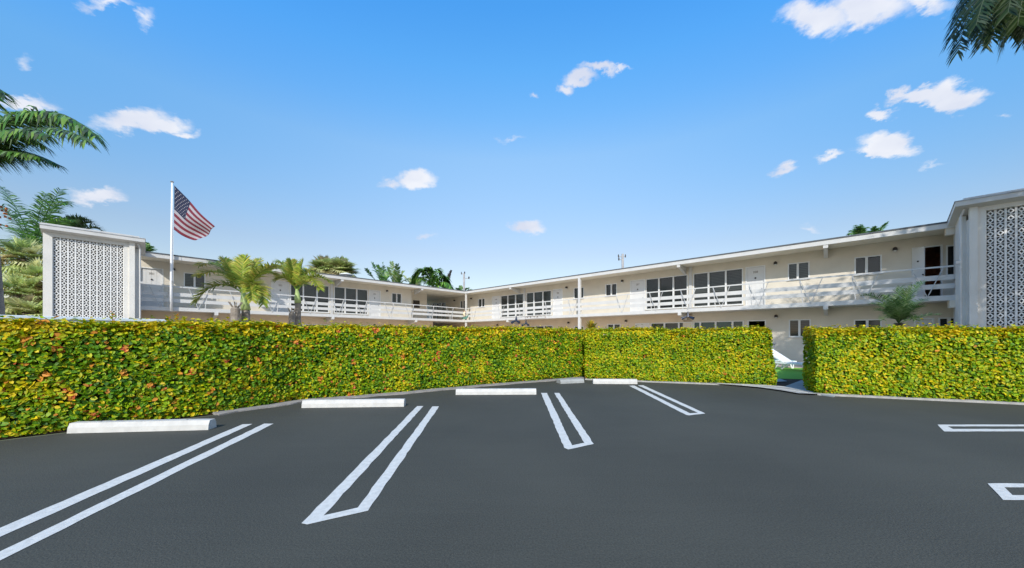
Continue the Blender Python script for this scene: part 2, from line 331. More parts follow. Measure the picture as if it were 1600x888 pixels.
def strip(pts, off0, off1, name, z0, z1, m, jit=0):
    mb = MB(); pp = []
    pts = [Vector(p) for p in pts]; fine = []
    for a, b_ in zip(pts, pts[1:]):
        n = max(1, int((b_-a).length/.25)); fine += [a.lerp(b_, k/n) for k in range(n)]
    fine.append(pts[-1])
    for i, p in enumerate(fine):
        d = (fine[min(i+2, len(fine)-1)]-fine[max(i-2, 0)]).normalized(); n = Vector((-d.y, d.x))
        pp.append((p+n*(off0+rng.uniform(-jit, jit)), p+n*off1))
    vs = [];
    for a, b_ in pp: vs += [(a.x, a.y, z0), (a.x+0, a.y, z1), (b_.x, b_.y, z1), (b_.x, b_.y, z0)]
    fs = [(i*4+k, i*4+k+1, (i+1)*4+k+1, (i+1)*4+k) for i in range(len(pp)-1) for k in range(3)]
    n = len(pp); fs += [(0, 3, 2, 1), ((n-1)*4, (n-1)*4+1, (n-1)*4+2, (n-1)*4+3)]
    o = mb.add(vs, fs).build(name, m); o['kind'] = 'structure'; return o
strip(H1[2:], -.20, .3, 'concrete_edging', -.02, .022, M['concrete'], .05)
strip(H2, -.07, .3, 'kerb', -.02, .03, M['kerb'], .01)
strip(H3, -.06, .3, 'kerb', -.02, .035, M['kerb'], .008)
# court behind the hedges: soil, lawn, path
poly('planting_bed', [(x+.02, y+.12) for x, y in H1]+[(x, y+.1) for x, y in H2]+[(7.3, 8.3), (10.6, 7.1), (14.5, 5.7), (24, 13), (-4.7, 38), (-32, 18)], -.012, M['soil'])
poly('court_paving', [(9.9, 12.6), (13.2, 15.4), (21.5, 12.3), (22, 13), (-4.7, 38), (-32, 18), (-20, 14), (-8, 9.2), (-1, 11.8), (2, 13.3), (7, 11.9)], -.006, M['paving'])
poly('lawn', [(8.7, 11.3), (9.7, 11.0), (10.4, 11.6), (15.5, 13.0), (14.6, 14.3), (11.0, 15.6), (7.6, 12.2)], -.002, M['lawn'])
pd = Vector((.77, .64)); p0 = Vector((7.36, 9.22)); pn = Vector((.64, -.77))
MB().add([(*(p0-pd*.35-pn*0), -.01), (*(p0-pd*.9+pn*1.1), -.01), (*(p0+pd*9+pn*1.3), -.01), (*(p0+pd*9), -.01),
          (*(p0-pd*.35), .03), (*(p0-pd*.9+pn*1.1), .03), (*(p0+pd*9+pn*1.3), .03), (*(p0+pd*9), .03)],
         [(0, 1, 2, 3), (4, 5, 6, 7), (0, 1, 5, 4), (1, 2, 6, 5), (2, 3, 7, 6), (3, 0, 4, 7)]).build('path', M['path'])['kind'] = 'structure'
poly('side_path', [(8.05, 10.35), (8.5, 10.5), (8.75, 11.1), (7.9, 11.25), (6.6, 10.75)], .012, M['path'])
ap = A([(1100, 600), (1150, 601.2), (1190, 603), (1226, 606), (1276, 614.5), (1276, 618.2), (1248, 617), (1220, 612), (1180, 606.5), (1140, 603.3)])
poly('ramp_apron', [(p.x, p.y) for p in ap], .037, M['kerb'])
for a_, b_, c_, d_ in [((1120, 600.4), (1224, 606.2), (1271, 614.4), 1.3), ((1160, 603.9), (1215, 609), (1262, 616), 1.1)]:
    pts = [a_, b_, c_]; poly('ramp_line', [(p.x, p.y) for p in A([(x, y) for x, y in pts]+[(x, y+d_) for x, y in pts[::-1]])], .041, M['paint'])

# wheel stops
def wheel_stop(a, b_, h, dep, label, m=M['stop'], group='wheel stops in front of the hedge'):
    A_, B_ = G(*a), G(*b_); d = (B_-A_); ln = d.length; rz = math.atan2(d.y, d.x); mid = (A_+B_)/2
    nrm = Vector((-math.sin(rz), math.cos(rz), 0)); c_ = mid+nrm*dep/2
    r_ = empty('wheel_stop', (c_.x, c_.y, 0), rz, label=label, cat='wheel stop', group=group)
    prof = [(-dep/2, 0.003), (-dep/2+.008, h*.55), (-dep/2+.035, h), (dep/2-.035, h), (dep/2-.008, h*.55), (dep/2, .003)]
    n = 14; vs = []; k = len(prof)
    for i in range(n+1):
        x = -ln/2+ln*i/n; tp = .02 if i in (0, n) else 0
        vs += [(x, y*(1-tp), z*(1-tp)+rng.uniform(-.0015, .0015)*(z > .01)) for y, z in prof]
    fs = [(i*k+j, i*k+(j+1) % k, (i+1)*k+(j+1) % k, (i+1)*k+j) for i in range(n) for j in range(k)]
    fs += [tuple(range(k-1, -1, -1)), tuple(n*k+j for j in range(k))]
    MB().add(vs, fs).build('concrete_body', m, r_)
    for x in (-ln*.31, ln*.31):
        MB().tube([(x, 0, h-.004), (x, 0, h+.006)], .016, 8).build('anchor_pin', M['alu'], r_)
wheel_stop((104, 678), (325, 672.5), .145, .17, 'long white wheel stop nearest the camera, at the left end of the row')
wheel_stop((471, 638), (631, 636), .145, .16, 'white wheel stop left of the double line with the long pointed tip')
wheel_stop((712, 617.5), (838, 617), .135, .16, 'white wheel stop at the head of the narrow central double line')
wheel_stop((876, 600.3), (913, 598.5), .12, .3, 'short bare grey wheel stop pushed against the hedge corner', M['stopgrey'])
wheel_stop((927, 600.2), (996, 600.6), .14, .16, 'small white wheel stop farthest away, right of the hedge corner')

# ------------------------------------------------------------------ hedges
PAL = {'dk': (0.037, 0.125, 0.005), 'gr': (0.106, 0.25, 0.006), 'lg': (0.25, 0.375, 0.006), 'yg': (0.426, 0.437, 0.006), 'ye': (0.672, 0.504, 0.009), 'or': (0.65, 0.269, 0.039), 'rd': (0.56, 0.112, 0.045)}
def hedge(label, poly_, th, h, seed, dens, weights, leaf=.092, ends=(True, True), lump=.07, reds=0, group=None, back=True, flare=0):
    r = np.random.RandomState(seed); pts = [np.array(p, float) for p in poly_]
    o0 = pts[0].copy(); root = empty('hedge', (o0[0], o0[1], 0), 0, label=label, cat='hedge', group=group)
    seg = []; cum = 0
    for a, b_ in zip(pts, pts[1:]):
        l = np.linalg.norm(b_-a); seg.append((a, (b_-a)/l, l, cum)); cum += l
    nrm = []
    for i in range(len(pts)):
        d = np.zeros(2)
        if i > 0: d += seg[i-1][1]
        if i < len(seg): d += seg[i][1]
        d /= np.linalg.norm(d); nrm.append(np.array((-d[1], d[0])))
    def at(u):                            # front-line point and backward normal at length u
        for k, (a, d, l, c0) in enumerate(seg):
            if u <= c0+l or k == len(seg)-1:
                f_ = (u-c0)/l; n = nrm[k]*(1-f_)+nrm[k+1]*f_; return a+d*(u-c0), n, d
    faces = [('front', cum*h, dens), ('top', cum*th, dens*1.0)]
    if back: faces.append(('back', cum*h, dens*.4))
    if ends[0]: faces.append(('e0', th*h, dens))
    if ends[1]: faces.append(('e1', th*h, dens))
    pos = []; nor = []; tz = []
    for kind, area, dn in faces:
        for _ in range(int(area*dn)):
            a, b_ = r.rand(), r.rand()
            if kind in ('front', 'back', 'top'):
                p, n, d = at(a*cum); back_ = th
                if kind == 'front': q = p; z = b_*h; nn = (-n[0], -n[1], 0)
                elif kind == 'back': q = p+n*th; z = b_*h; nn = (n[0], n[1], 0)
                else: q = p+n*th*b_; z = h; nn = (0, 0, 1)
            else:
                p, n, d = at(0 if kind == 'e0' else cum); q = p+n*th*a; z = b_*h; s_ = -1 if kind == 'e0' else 1; nn = (d[0]*s_, d[1]*s_, 0)
            x, y = q; fl = flare*(1-z/h)**1.3 if kind == 'e1' else (flare*(1-z/h)**1.3*max(0, a*cum-cum+.5)*2 if kind in ('front',) else 0)
            x += d[0]*fl; y += d[1]*fl
            lum = noise.noise(Vector((x*1.3, y*1.3, z*1.6+seed)))*lump+noise.noise(Vector((x*4, y*4, z*4+seed)))*lump*.45
            dep = -r.exponential(.048)+lum
            if z < .16 and kind != 'top': dep -= (.16-z)*.5
            rc = .10                       # rounded shoulders
            if kind != 'top' and z > h-rc: dep -= (z-h+rc)**2/rc*.6
            pos.append((x+nn[0]*dep, y+nn[1]*dep, max(.02, z+nn[2]*dep+(r.exponential(.022) if kind == 'top' else 0)))); nor.append(nn); tz.append(z/h if kind != 'top' else 1.05)
    pos = np.array(pos)-np.array((o0[0], o0[1], 0)); nor = np.array(nor); n = len(pos); tz = np.array(tz)
    # leaf frames: blade faces outwards and up, tips spread
    nn = nor*1.0+np.array((0, 0, .6))+r.normal(0, .52, (n, 3)); nn /= np.linalg.norm(nn, axis=1)[:, None]
    dr = r.normal(0, 1, (n, 3))+nor*.5+np.array((0, 0, .35)); dr -= (dr*nn).sum(1)[:, None]*nn; dr /= np.linalg.norm(dr, axis=1)[:, None]
    sd_ = np.cross(nn, dr)
    ln = leaf*r.uniform(.65, 1.25, n)[:, None]; wd = ln*r.uniform(.24, .34, n)[:, None]; cup = ln*r.uniform(.02, .12, n)[:, None]
    V = np.stack([pos-dr*ln*.5, pos-dr*ln*.18+sd_*wd+nn*cup, pos+dr*ln*.2+sd_*wd*.85+nn*cup, pos+dr*ln*.5-nn*cup*.8,
                  pos+dr*ln*.2-sd_*wd*.85+nn*cup, pos-dr*ln*.18-sd_*wd+nn*cup], 1).reshape(-1, 3)
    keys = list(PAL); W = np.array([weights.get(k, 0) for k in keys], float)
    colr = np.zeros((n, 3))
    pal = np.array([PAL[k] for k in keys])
    W2 = W.copy(); W2[3] += .35; W2[4] += .8; W2[5] *= .3; W2[6] = 0; W2[0] *= .3; W2[1] *= .5  # yellower top leaves: new growth, plus sun on the top put into the colour
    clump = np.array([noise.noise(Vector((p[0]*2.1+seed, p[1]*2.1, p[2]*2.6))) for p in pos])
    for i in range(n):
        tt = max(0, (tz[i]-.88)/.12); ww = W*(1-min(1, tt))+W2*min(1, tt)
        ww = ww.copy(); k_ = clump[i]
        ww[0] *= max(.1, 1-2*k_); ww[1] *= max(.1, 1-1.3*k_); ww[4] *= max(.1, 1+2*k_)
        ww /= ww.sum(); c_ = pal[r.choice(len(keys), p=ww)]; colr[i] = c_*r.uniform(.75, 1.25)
    for _ in range(reds):                 # flushes of red young leaves
        i = r.randint(n); d = np.linalg.norm(pos-pos[i], axis=1); near = np.where(d < r.uniform(.02, .06))[0]
        for j in near:
            if r.rand() < .75: colr[j] = pal[5 if r.rand() < .7 else 6]*r.uniform(.8, 1.25)
    me = bpy.data.meshes.new('foliage'); me.vertices.add(len(V)); me.vertices.foreach_set('co', V.astype(np.float32).ravel())
    idx = (np.arange(n)*6)[:, None]; q = np.concatenate([idx+np.array([0, 1, 2, 3]), idx+np.array([0, 3, 4, 5])], 1).reshape(-1)
    me.loops.add(len(q)); me.loops.foreach_set('vertex_index', q.astype(np.int32)); me.polygons.add(n*2)
    me.polygons.foreach_set('loop_start', (np.arange(n*2)*4).astype(np.int32)); me.polygons.foreach_set('loop_total', np.full(n*2, 4, np.int32))
    at_ = me.color_attributes.new('leafcol', 'FLOAT_COLOR', 'POINT')
    cc = np.ones((n*6, 4), np.float32); cc[:, :3] = np.repeat(colr, 6, 0); at_.data.foreach_set('color', cc.ravel())
    me.materials.append(M['leaf']); me.update(calc_edges=True); me.validate()
    o = bpy.data.objects.new('foliage', me); col.objects.link(o); o.parent = root
    # solid dark core, its colour stands in for shade between the leaves
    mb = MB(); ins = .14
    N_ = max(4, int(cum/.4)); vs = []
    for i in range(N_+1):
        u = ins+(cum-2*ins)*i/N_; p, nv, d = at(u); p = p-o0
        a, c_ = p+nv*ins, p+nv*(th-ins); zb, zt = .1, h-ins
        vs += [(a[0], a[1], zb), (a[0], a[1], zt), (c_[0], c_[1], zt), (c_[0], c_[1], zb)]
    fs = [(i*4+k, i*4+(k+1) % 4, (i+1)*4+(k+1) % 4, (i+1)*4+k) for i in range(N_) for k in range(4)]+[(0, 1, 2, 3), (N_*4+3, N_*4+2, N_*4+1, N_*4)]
    mb.add(vs, fs); mb.build('dark_core', M['core'], root)
    for i in range(int(cum/.7)):
        p, nv, d = at(rng.uniform(.1, cum-.1)); p = p-o0+nv*rng.uniform(.2, th-.2)
        MB().tube([(p[0], p[1], -.02), (p[0]+rng.uniform(-.06, .06), p[1]+rng.uniform(-.06, .06), .3)], [.022, .014], 5).build('stem', M['bark'], root)
    return root
hw1 = {'dk': .13, 'gr': .27, 'lg': .32, 'yg': .19, 'ye': .07, 'or': .02, 'rd': .002}
hw2 = {'dk': .04, 'gr': .16, 'lg': .38, 'yg': .30, 'ye': .11, 'or': .01}
hw3 = {'dk': .05, 'gr': .19, 'lg': .38, 'yg': .28, 'ye': .09, 'or': .005}
HG = 'clipped hedges round the parking lot'
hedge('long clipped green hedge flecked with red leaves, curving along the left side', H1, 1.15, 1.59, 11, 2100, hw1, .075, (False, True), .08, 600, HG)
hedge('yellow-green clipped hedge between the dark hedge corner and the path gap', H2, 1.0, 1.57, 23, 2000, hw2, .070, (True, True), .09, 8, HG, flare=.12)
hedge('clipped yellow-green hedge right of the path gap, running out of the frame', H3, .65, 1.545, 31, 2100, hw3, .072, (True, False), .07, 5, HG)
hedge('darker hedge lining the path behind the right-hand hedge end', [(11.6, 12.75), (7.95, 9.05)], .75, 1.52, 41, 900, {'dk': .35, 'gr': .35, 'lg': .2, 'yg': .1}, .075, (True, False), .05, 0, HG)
# loose shoots standing above the clipped line
def shoot(px, py0, py1, Y, label, n=22, seed=1):
    r = random.Random(seed); b0 = P(px, py0, Y); top = P(px, py1, Y); root = empty('hedge_shoot', b0-Vector((0, 0, .25)), label=label, cat='shoot', group='loose shoots above the hedge')
    mb = MB(); cl = []; hgt = (top-b0).length+.25
    mb.tube([(0, 0, 0), (.01, 0, hgt*.5), (0, .01, hgt)], [.008, .006, .003], 5); mb.build('stem', M['bark'], root)
    mb = MB()
    for i in range(n):
        z = hgt*(.35+.65*i/n); a = i*2.4; d = Vector((math.cos(a), math.sin(a), .7)).normalized(); s_ = d.cross(Vector((0, 0, 1))).normalized()*.02; l = r.uniform(.05, .085); p = Vector((0, 0, z))
        mb.add([p, p+d*l*.4+s_, p+d*l, p+d*l*.4-s_], [(0, 1, 2, 3)]); c_ = PAL[r.choice(['lg', 'yg', 'ye', 'ye', 'or'])]; cl += [c_]*4
    mb.build('leaves', M['leaf'], root, normals=False, colors=cl)
shoot(175, 502, 487, 6.0, 'small upright shoot poking above the left hedge in front of the block screen', 18, 2)
shoot(276, 502, 491, 6.6, 'yellow bushy shoot above the left hedge, just right of the flagpole', 30, 3)
shoot(262, 503, 494, 6.5, 'pale shoot above the left hedge directly under the flagpole', 26, 4)
shoot(288, 503, 495, 6.8, 'short yellow-green shoot above the left hedge beyond the bushy one', 26, 5)

# low painted wall behind the left hedge
wl = empty('low_wall', (-8.97, 5.3, 0), math.atan2(2, 1.53), label='low pale blue-white wall top showing behind the left hedge', cat='wall')
wlen = math.hypot(1.53, 2)
MB().box(-4, wlen, 0, .16, 0, 1.70).build('wall_body', M['lowwall'], wl)
MB().box(-4.02, wlen+.02, -.02, .18, 1.70, 1.76).build('coping', M['lowwall'], wl, bevel=.008)

# ------------------------------------------------------------------ the building
Cn = Vector(((727-800)/F*34.7, 34.7, 0)); BRZ = math.atan2(-.6852, .7284)
bld = empty('apartment_building', Cn, BRZ, label='two-storey cream apartment building in an L with open railed galleries and breeze-block stair towers', cat='building')
WQ = 1.3
def TR(s, q, z): return (s, -q, z)
def TL(s, q, z): return (q, -s, z)
TT = {'R': TR, 'L': TL}
dR = (.7284, -.6852); dL = (-.6852, -.7284)
def S(wg, px, q=-WQ):
    d, n = (dR, dL) if wg == 'R' else (dL, dR); t_ = (px-800)/F
    return (t_*(Cn.y+q*n[1])-Cn.x-q*n[0])/(d[0]-t_*d[1])
def ZZ(wg, px, py, q=-WQ):
    d, n = (dR, dL) if wg == 'R' else (dL, dR); s = S(wg, px, q); return CH+(H-py)*(Cn.y+s*d[1]+q*n[1])/F
FZ, CZ, SB = 3.05, 5.77, 2.84
def rng2(wg, a, b): x, y = S(wg, a), S(wg, b); return (min(x, y), max(x, y))
UZ = (3.22, 5.32); UZs = (4.38, 5.27); DZ = (FZ, 5.34)
GZ = (1.3, 2.30); GD = (0, 2.30)
up, lo = {'R': [], 'L': []}, {'R': [], 'L': []}
# (kind, wing, px0, px1, mullion pixels, z range, glass)
spec = [
 ('win','R',675,697,(682,690),UZ),('win','R',719,727.5,(723,),UZs),('win','R',747,757.5,(752.5,),UZs),('door','R',769,781,'205',DZ),
 ('win','R',782.2,818,(793.2,805.3),UZ),('win','R',822,861.5,(834,848),UZ),('door','R',864,879,'206',DZ),('win','R',896.5,912.5,(904.5,),UZs),
 ('win','R',946,964,(955,),UZs),('door','R',984.5,1008,'207',DZ),('win','R',1009,1074.5,(1029.5,1052),UZ),('win','R',1083,1161,(1107,1134),UZ),
 ('door','R',1165,1196,'208',DZ),('win','R',1231,1265,(1246.5,),UZs),('win','R',1335,1378,(1354,),(4.33,5.2)),('open','R',1425,1473,'209',DZ),
 ('win','R',1478,1512,(1495,),(3.9,5.28)),
 ('door','L',218,255.5,'201',DZ),('win','L',287,321,(304,),UZs),('door','L',424,452,'202',DZ),('win','L',453.5,514.5,(474,495.5),UZ),
 ('win','L',522,575,(539.5,557.5),UZ),('door','L',576.5,594.5,'203',DZ),('win','L',612,627.5,(620,),UZs),
 ('gwin','R',822,864,(836,850),GZ),('gwin','R',897,912,(904,),(1.2,2.2)),('gwin','R',949,969.5,(959,),GZ),('gdoor','R',993,1015,'',GD),
 ('gwin','R',1016.5,1082,(1038,1060.5),GZ),('gteal','R',1083.5,1162,(1094,1118,1144.5),GZ),('gopen','R',1168,1197,'',GD),
 ('gwin','R',1232.5,1267,(1249,),(1.36,2.28)),('gwin','R',1334,1378,(1355,),(1.3,2.2)),('gdoor','R',1428,1460,'',(0, 2.2)),('gwin','R',1466,1500,(1483,),(1.0,2.2)),
 ('gdoor','L',430,452,'',GD),('gwin','L',454,514.5,(474,495.5),GZ),('gwin','L',522,575,(539.5,557.5),GZ),('gdoor','L',577,594.5,'',GD),('gwin','L',287,321,(304,),(1.2, 2.2)),
]
for sp in spec:
    (lo if sp[0][0] == 'g' else up)[sp[1]].append((*rng2(sp[1], sp[2], sp[3]), sp[5][0], sp[5][1]))
TH = .2
def wall_with_openings(name, wg, s0, s1, z0, z1, ops, m, q=-WQ, parent=bld):
    mb = MB(); T = TT[wg]; x = s0
    for a, b_, c_, d in sorted(ops):
        if b_ < s0 or a > s1: continue
        if a > x: mb.box(x, a, q-TH, q, z0, z1, T)
        if c_ > z0+.01: mb.box(a, b_, q-TH, q, z0, c_, T)
        if d < z1-.01: mb.box(a, b_, q-TH, q, d, z1, T)
        x = b_
    if x < s1: mb.box(x, s1, q-TH, q, z0, z1, T)
    return mb.build(name, m, parent)
RE, LE0, LE1 = 34.1, S('L', 643), 25.0
RS = -9.0
LT = 22.42                                # the left tower starts here
RT = 30.95                                # the right tower starts here
sb = S('R', 1067)
wall_with_openings('gallery_wall', 'R', RS, RE, FZ, CZ, up['R'], M['wall'])
wall_with_openings('gallery_wall', 'L', LE0, LE1, FZ, CZ, up['L'], M['wall'])
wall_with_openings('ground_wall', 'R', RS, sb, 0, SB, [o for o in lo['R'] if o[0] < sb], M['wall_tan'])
wall_with_openings('ground_wall', 'R', sb, RE, 0, SB, [o for o in lo['R'] if o[0] >= sb-.01], M['wall'])
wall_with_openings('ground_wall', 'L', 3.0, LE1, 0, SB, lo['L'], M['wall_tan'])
def part(name, m, f, parent=bld, **k): mb = MB(); f(mb); return mb.build(name, m, parent, **k)
# set-back block beside the open breezeway, end and back walls
sA, sB = S('L', 667, -3.2), S('L', 640, -3.2)
lv0, lv1 = S('L', 656, -3.2), S('L', 645.5, -3.2)
wall_with_openings('setback_wall', 'L', sA, LE0+.3, FZ, CZ, [(lv0, lv1, 4.25, 5.0)], M['wall'], -3.2)
part('return_wall', M['wall'], lambda b: b.box(LE0, LE0+TH, -3.2, -WQ-TH, FZ, CZ, TL))
part('return_wall', M['wall'], lambda b: b.box(sA, sA+TH, -8, -3.2-TH, FZ, CZ, TL))
part('rear_wall', M['wall'], lambda b: (b.box(RS, RE, -8.2, -8, 0, CZ, TR), b.box(1, LE1, -8.2, -8, 0, CZ, TL), b.box(RE, RE+.2, -8.2, -WQ, 0, CZ, TR), b.box(LE1, LE1+.2, -8.2, -WQ, 0, CZ, TL),
     b.box(RS-.2, RS, -8.2, -WQ, 0, CZ, TR)))
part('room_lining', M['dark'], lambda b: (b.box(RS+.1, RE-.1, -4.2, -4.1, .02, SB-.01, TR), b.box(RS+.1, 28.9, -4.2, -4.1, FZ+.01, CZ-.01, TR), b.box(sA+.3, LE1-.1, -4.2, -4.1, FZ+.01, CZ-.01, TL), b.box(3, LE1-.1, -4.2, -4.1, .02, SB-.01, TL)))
# roof and floor slabs
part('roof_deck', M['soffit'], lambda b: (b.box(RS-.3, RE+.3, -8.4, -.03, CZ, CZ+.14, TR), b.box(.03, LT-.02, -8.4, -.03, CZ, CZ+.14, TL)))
part('fascia', M['white'], lambda b: (b.box(.0, 30.95, -.03, .02, CZ-.02, CZ+.19, TR), b.box(.02, LT-.02, -.03, .02, CZ-.02, CZ+.19, TL)))
part('roof_edge', M['roofing'], lambda b: (b.box(RS-.35, 30.93, -8.45, .045, CZ+.195, CZ+.255, TR), b.box(.05, LT-.03, -8.45, .045, CZ+.195, CZ+.255, TL)))
part('roof_membrane', M['roofing'], lambda b: (b.box(RS-.3, RE+.25, -8.4, -.1, CZ+.143, CZ+.2, TR), b.box(.1, LT-.05, -8.4, -.1, CZ+.143, CZ+.2, TL)))
part('floor_slab', M['white'], lambda b: (b.box(RS, RE, -8, 0, SB, FZ-.003, TR), b.box(.003, LE1, -8, 0, SB, FZ-.003, TL)))
part('room_floor', M['wood'], lambda b: b.box(29, 34.5, -8, -WQ-TH, FZ, FZ+.01, TR))
# windows and doors
def window(wg, px0, px1, mul, z, gl):
    T = TT[wg]; s0, s1 = rng2(wg, px0, px1); fw = .05; q0 = -WQ-.09
    fr = MB(); z0, z1 = z
    fr.box(s0, s0+fw, q0-.03, -WQ+.015, z0, z1, T).box(s1-fw, s1, q0-.03, -WQ+.015, z0, z1, T)
    fr.box(s0+fw, s1-fw, q0-.03, -WQ+.015, z1-fw, z1, T).box(s0+fw, s1-fw, q0-.03, -WQ+.03, z0, z0+fw, T)
    for mx in mul:
        s = S(wg, mx); fr.box(s-.045, s+.045, q0-.02, -WQ+.008, z0+fw, z1-fw, T)
    f_ = fr.build('window', M['frame'], bld)
    MB().box(s0+.01, s1-.01, q0-.022, q0-.012, z0+.01, z1-.01, T).build('glass', gl, f_)
    sl = MB().box(s0-.03, s1+.03, -WQ-.01, -WQ+.05, z0-.04, z0-.002, T).build('sill', M['white'], f_)
    # half-drawn blind behind some panes
    if rng.random() < .6:
        pass
def number(txt, wg, s, z, q, parent, size=.16):
    cu = bpy.data.curves.new('n', 'FONT'); cu.body = txt; cu.size = size; cu.align_x = 'CENTER'; cu.extrude = .004
    tmp = bpy.data.objects.new('n', cu); col.objects.link(tmp); dg = bpy.context.evaluated_depsgraph_get()
    me = bpy.data.meshes.new_from_object(tmp.evaluated_get(dg)); bpy.data.objects.remove(tmp); bpy.data.curves.remove(cu)
    me.materials.clear(); me.materials.append(M['number'])
    o = bpy.data.objects.new('door_number', me); col.objects.link(o); o.parent = parent; o.location = TT[wg](s, q, z)
    o.rotation_euler = (R(90), 0, 0 if wg == 'R' else R(90)); return o
def door(wg, px0, px1, txt, z):
    T = TT[wg]; s0, s1 = rng2(wg, px0, px1); z0, z1 = z; fw = .055
    fr = MB().box(s0, s0+fw, -WQ-.12, -WQ+.018, z0, z1, T).box(s1-fw, s1, -WQ-.12, -WQ+.018, z0, z1, T).box(s0+fw, s1-fw, -WQ-.12, -WQ+.018, z1-fw, z1, T)
    d = fr.build('door', M['frame'], bld)
    lf = MB().box(s0+fw, s1-fw, -WQ-.09, -WQ-.045, z0+.01, z1-fw-.005, T); w_ = s1-s0-2*fw; n = 4
    for k in range(n): lf.box(s0+fw+.012+w_*k/n, s0+fw-.012+w_*(k+1)/n, -WQ-.045, -WQ-.036, z0+.06, z1-fw-.04, T)
    lf.build('door_leaf', M['door'], d)
    sm = (s0+s1)/2
    if txt: number(txt, wg, sm, z1-.38, -WQ-.032, d)
    MB().tube([T(sm, -WQ-.036, z0+1.62), T(sm, -WQ-.01, z0+1.62)], .045, 10).build('knocker', M['metal_dark'], d)
    sh = s1-.16 if wg == 'R' else s0+.16
    MB().tube([T(sh, -WQ-.036, z0+1.0), T(sh, -WQ+.02, z0+1.0)], .03, 8).build('knob', M['alu'], d)
for k_, wg, a, b_, c_, z in spec:
    if k_ in ('win', 'gwin'): window(wg, a, b_, c_, z, M['glass'])
    elif k_ == 'gteal': window(wg, a, b_, c_, z, M['tealglass'])
    elif k_ in ('door', 'gdoor'): door(wg, a, b_, c_, z)
# open doors
def open_door(wg, a, b_, txt, z, ang, leafpx):
    T = TT[wg]; s0, s1 = rng2(wg, a, b_); z0, z1 = z; fw = .055
    d = MB().box(s0, s0+fw, -WQ-.12, -WQ+.018, z0, z1, T).box(s1-fw, s1, -WQ-.12, -WQ+.018, z0, z1, T).box(s0+fw, s1-fw, -WQ-.12, -WQ+.018, z1-fw, z1, T).build('open_door', M['frame'], bld)
    return d, s0, s1
d, s0, s1 = open_door('R', 1425, 1473, '209', DZ, 0, 0)
s0b = S('R', 1424, -WQ); Lf = .40
lx0, lx1 = s0+.01, s0+.29; q0, q1 = -WQ+.03, -WQ+.52
def obl(b_):
    a = Vector(TR(lx0, q0, 0)); c_ = Vector(TR(lx1, q1, 0)); dd = (c_-a).normalized(); nn = Vector((dd.y, -dd.x, 0))*.02
    pts = [a-nn, c_-nn, c_+nn, a+nn]
    b_.add([(*p.xy, FZ+.012) for p in pts]+[(*p.xy, 5.26) for p in pts], [(0, 1, 2, 3), (4, 5, 6, 7), (0, 1, 5, 4), (1, 2, 6, 5), (2, 3, 7, 6), (3, 0, 4, 7)])
part('door_leaf', M['door'], obl, d)
nb = number('209', 'R', (lx0+lx1)/2, 4.93, (q0+q1)/2+.03, d, .15); nb.rotation_euler = (R(90), 0, math.atan2(-(q1-q0), lx1-lx0))
MB().tube([TR((lx0+lx1)/2, (q0+q1)/2+.02, 4.67), TR((lx0+lx1)/2-.02, (q0+q1)/2+.05, 4.67)], .035, 8).build('knocker', M['metal_dark'], d)
MB().tube([TR(lx1-.03, q1+.0, 4.05), TR(lx1-.05, q1+.05, 4.05)], .03, 8).build('knob', M['metal_dark'], d)
# brown room seen through the open gallery door
part('room_lining', M['wood'], lambda b: (b.box(29.0, 34.5, -4.2, -4.1, FZ+.012, CZ-.01, TR), b.box(32.6, 32.7, -4.1, -WQ-TH, FZ+.012, CZ-.01, TR)))
part('dresser', M['metal_dark'], lambda b: b.box(30.6, 32.2, -4.05, -3.6, FZ+.02, FZ+.85, TR))
d, s0, s1 = open_door('R', 1168, 1197, '', GD, 0, 0)
# wall lamps
def lamp(wg, px, z):
    T = TT[wg]; s = S(wg, px); r_ = MB().box(s-.05, s+.05, -WQ, -WQ+.03, z+.02, z+.14, T).build('wall_lamp', M['metal_dark'], bld)
    MB().tube([T(s, -WQ+.03, z+.09), T(s, -WQ+.12, z+.12)], .012, 6).build('arm', M['metal_dark'], r_)
    MB().tube([T(s, -WQ+.13, z+.15), T(s, -WQ+.13, z+.11), T(s, -WQ+.13, z+.0)], [.03, .075, .085], 10).build('lamp_shade', M['metal_dark'], r_)
    MB().tube([T(s, -WQ+.13, z-.004), T(s, -WQ+.13, z-.05)], [.05, .035], 8).build('bulb', M['frame'], r_)
for wg, px in [('R', 711), ('R', 737), ('R', 886), ('R', 973), ('R', 1212), ('R', 1398), ('L', 271), ('L', 604)]: lamp(wg, px, 5.3)
for wg, px in [('R', 778), ('R', 889), ('R', 979), ('R', 1213)]: lamp(wg, px, 2.42)
# posts
part('post', M['white'], lambda b: b.box(-.09, .09, -.16, -.04, 0, CZ-.02, TR))
s = S('R', 906, -.1); part('post', M['white'], lambda b: b.box(s-.085, s+.085, -.17, .0+.025, 0, CZ-.021, TR))
s = S('R', 1494, -.2); part('post', M['white'], lambda b: (b.box(s-.05, s+.05, -.27, -.17, FZ, CZ-.02, TR), b.box(s-.05, s+.05, -.27, -.17, 0, SB, TR)))
part('cross_beam', M['wall'], lambda b: b.box(s-.28, RT-.1, -.3, -.032, CZ-.28, CZ-.003, TR))
part('cross_beam', M['wall'], lambda b: b.box(s-.2, RT-.1, -.32, .03, SB-.3, SB-.003, TR))
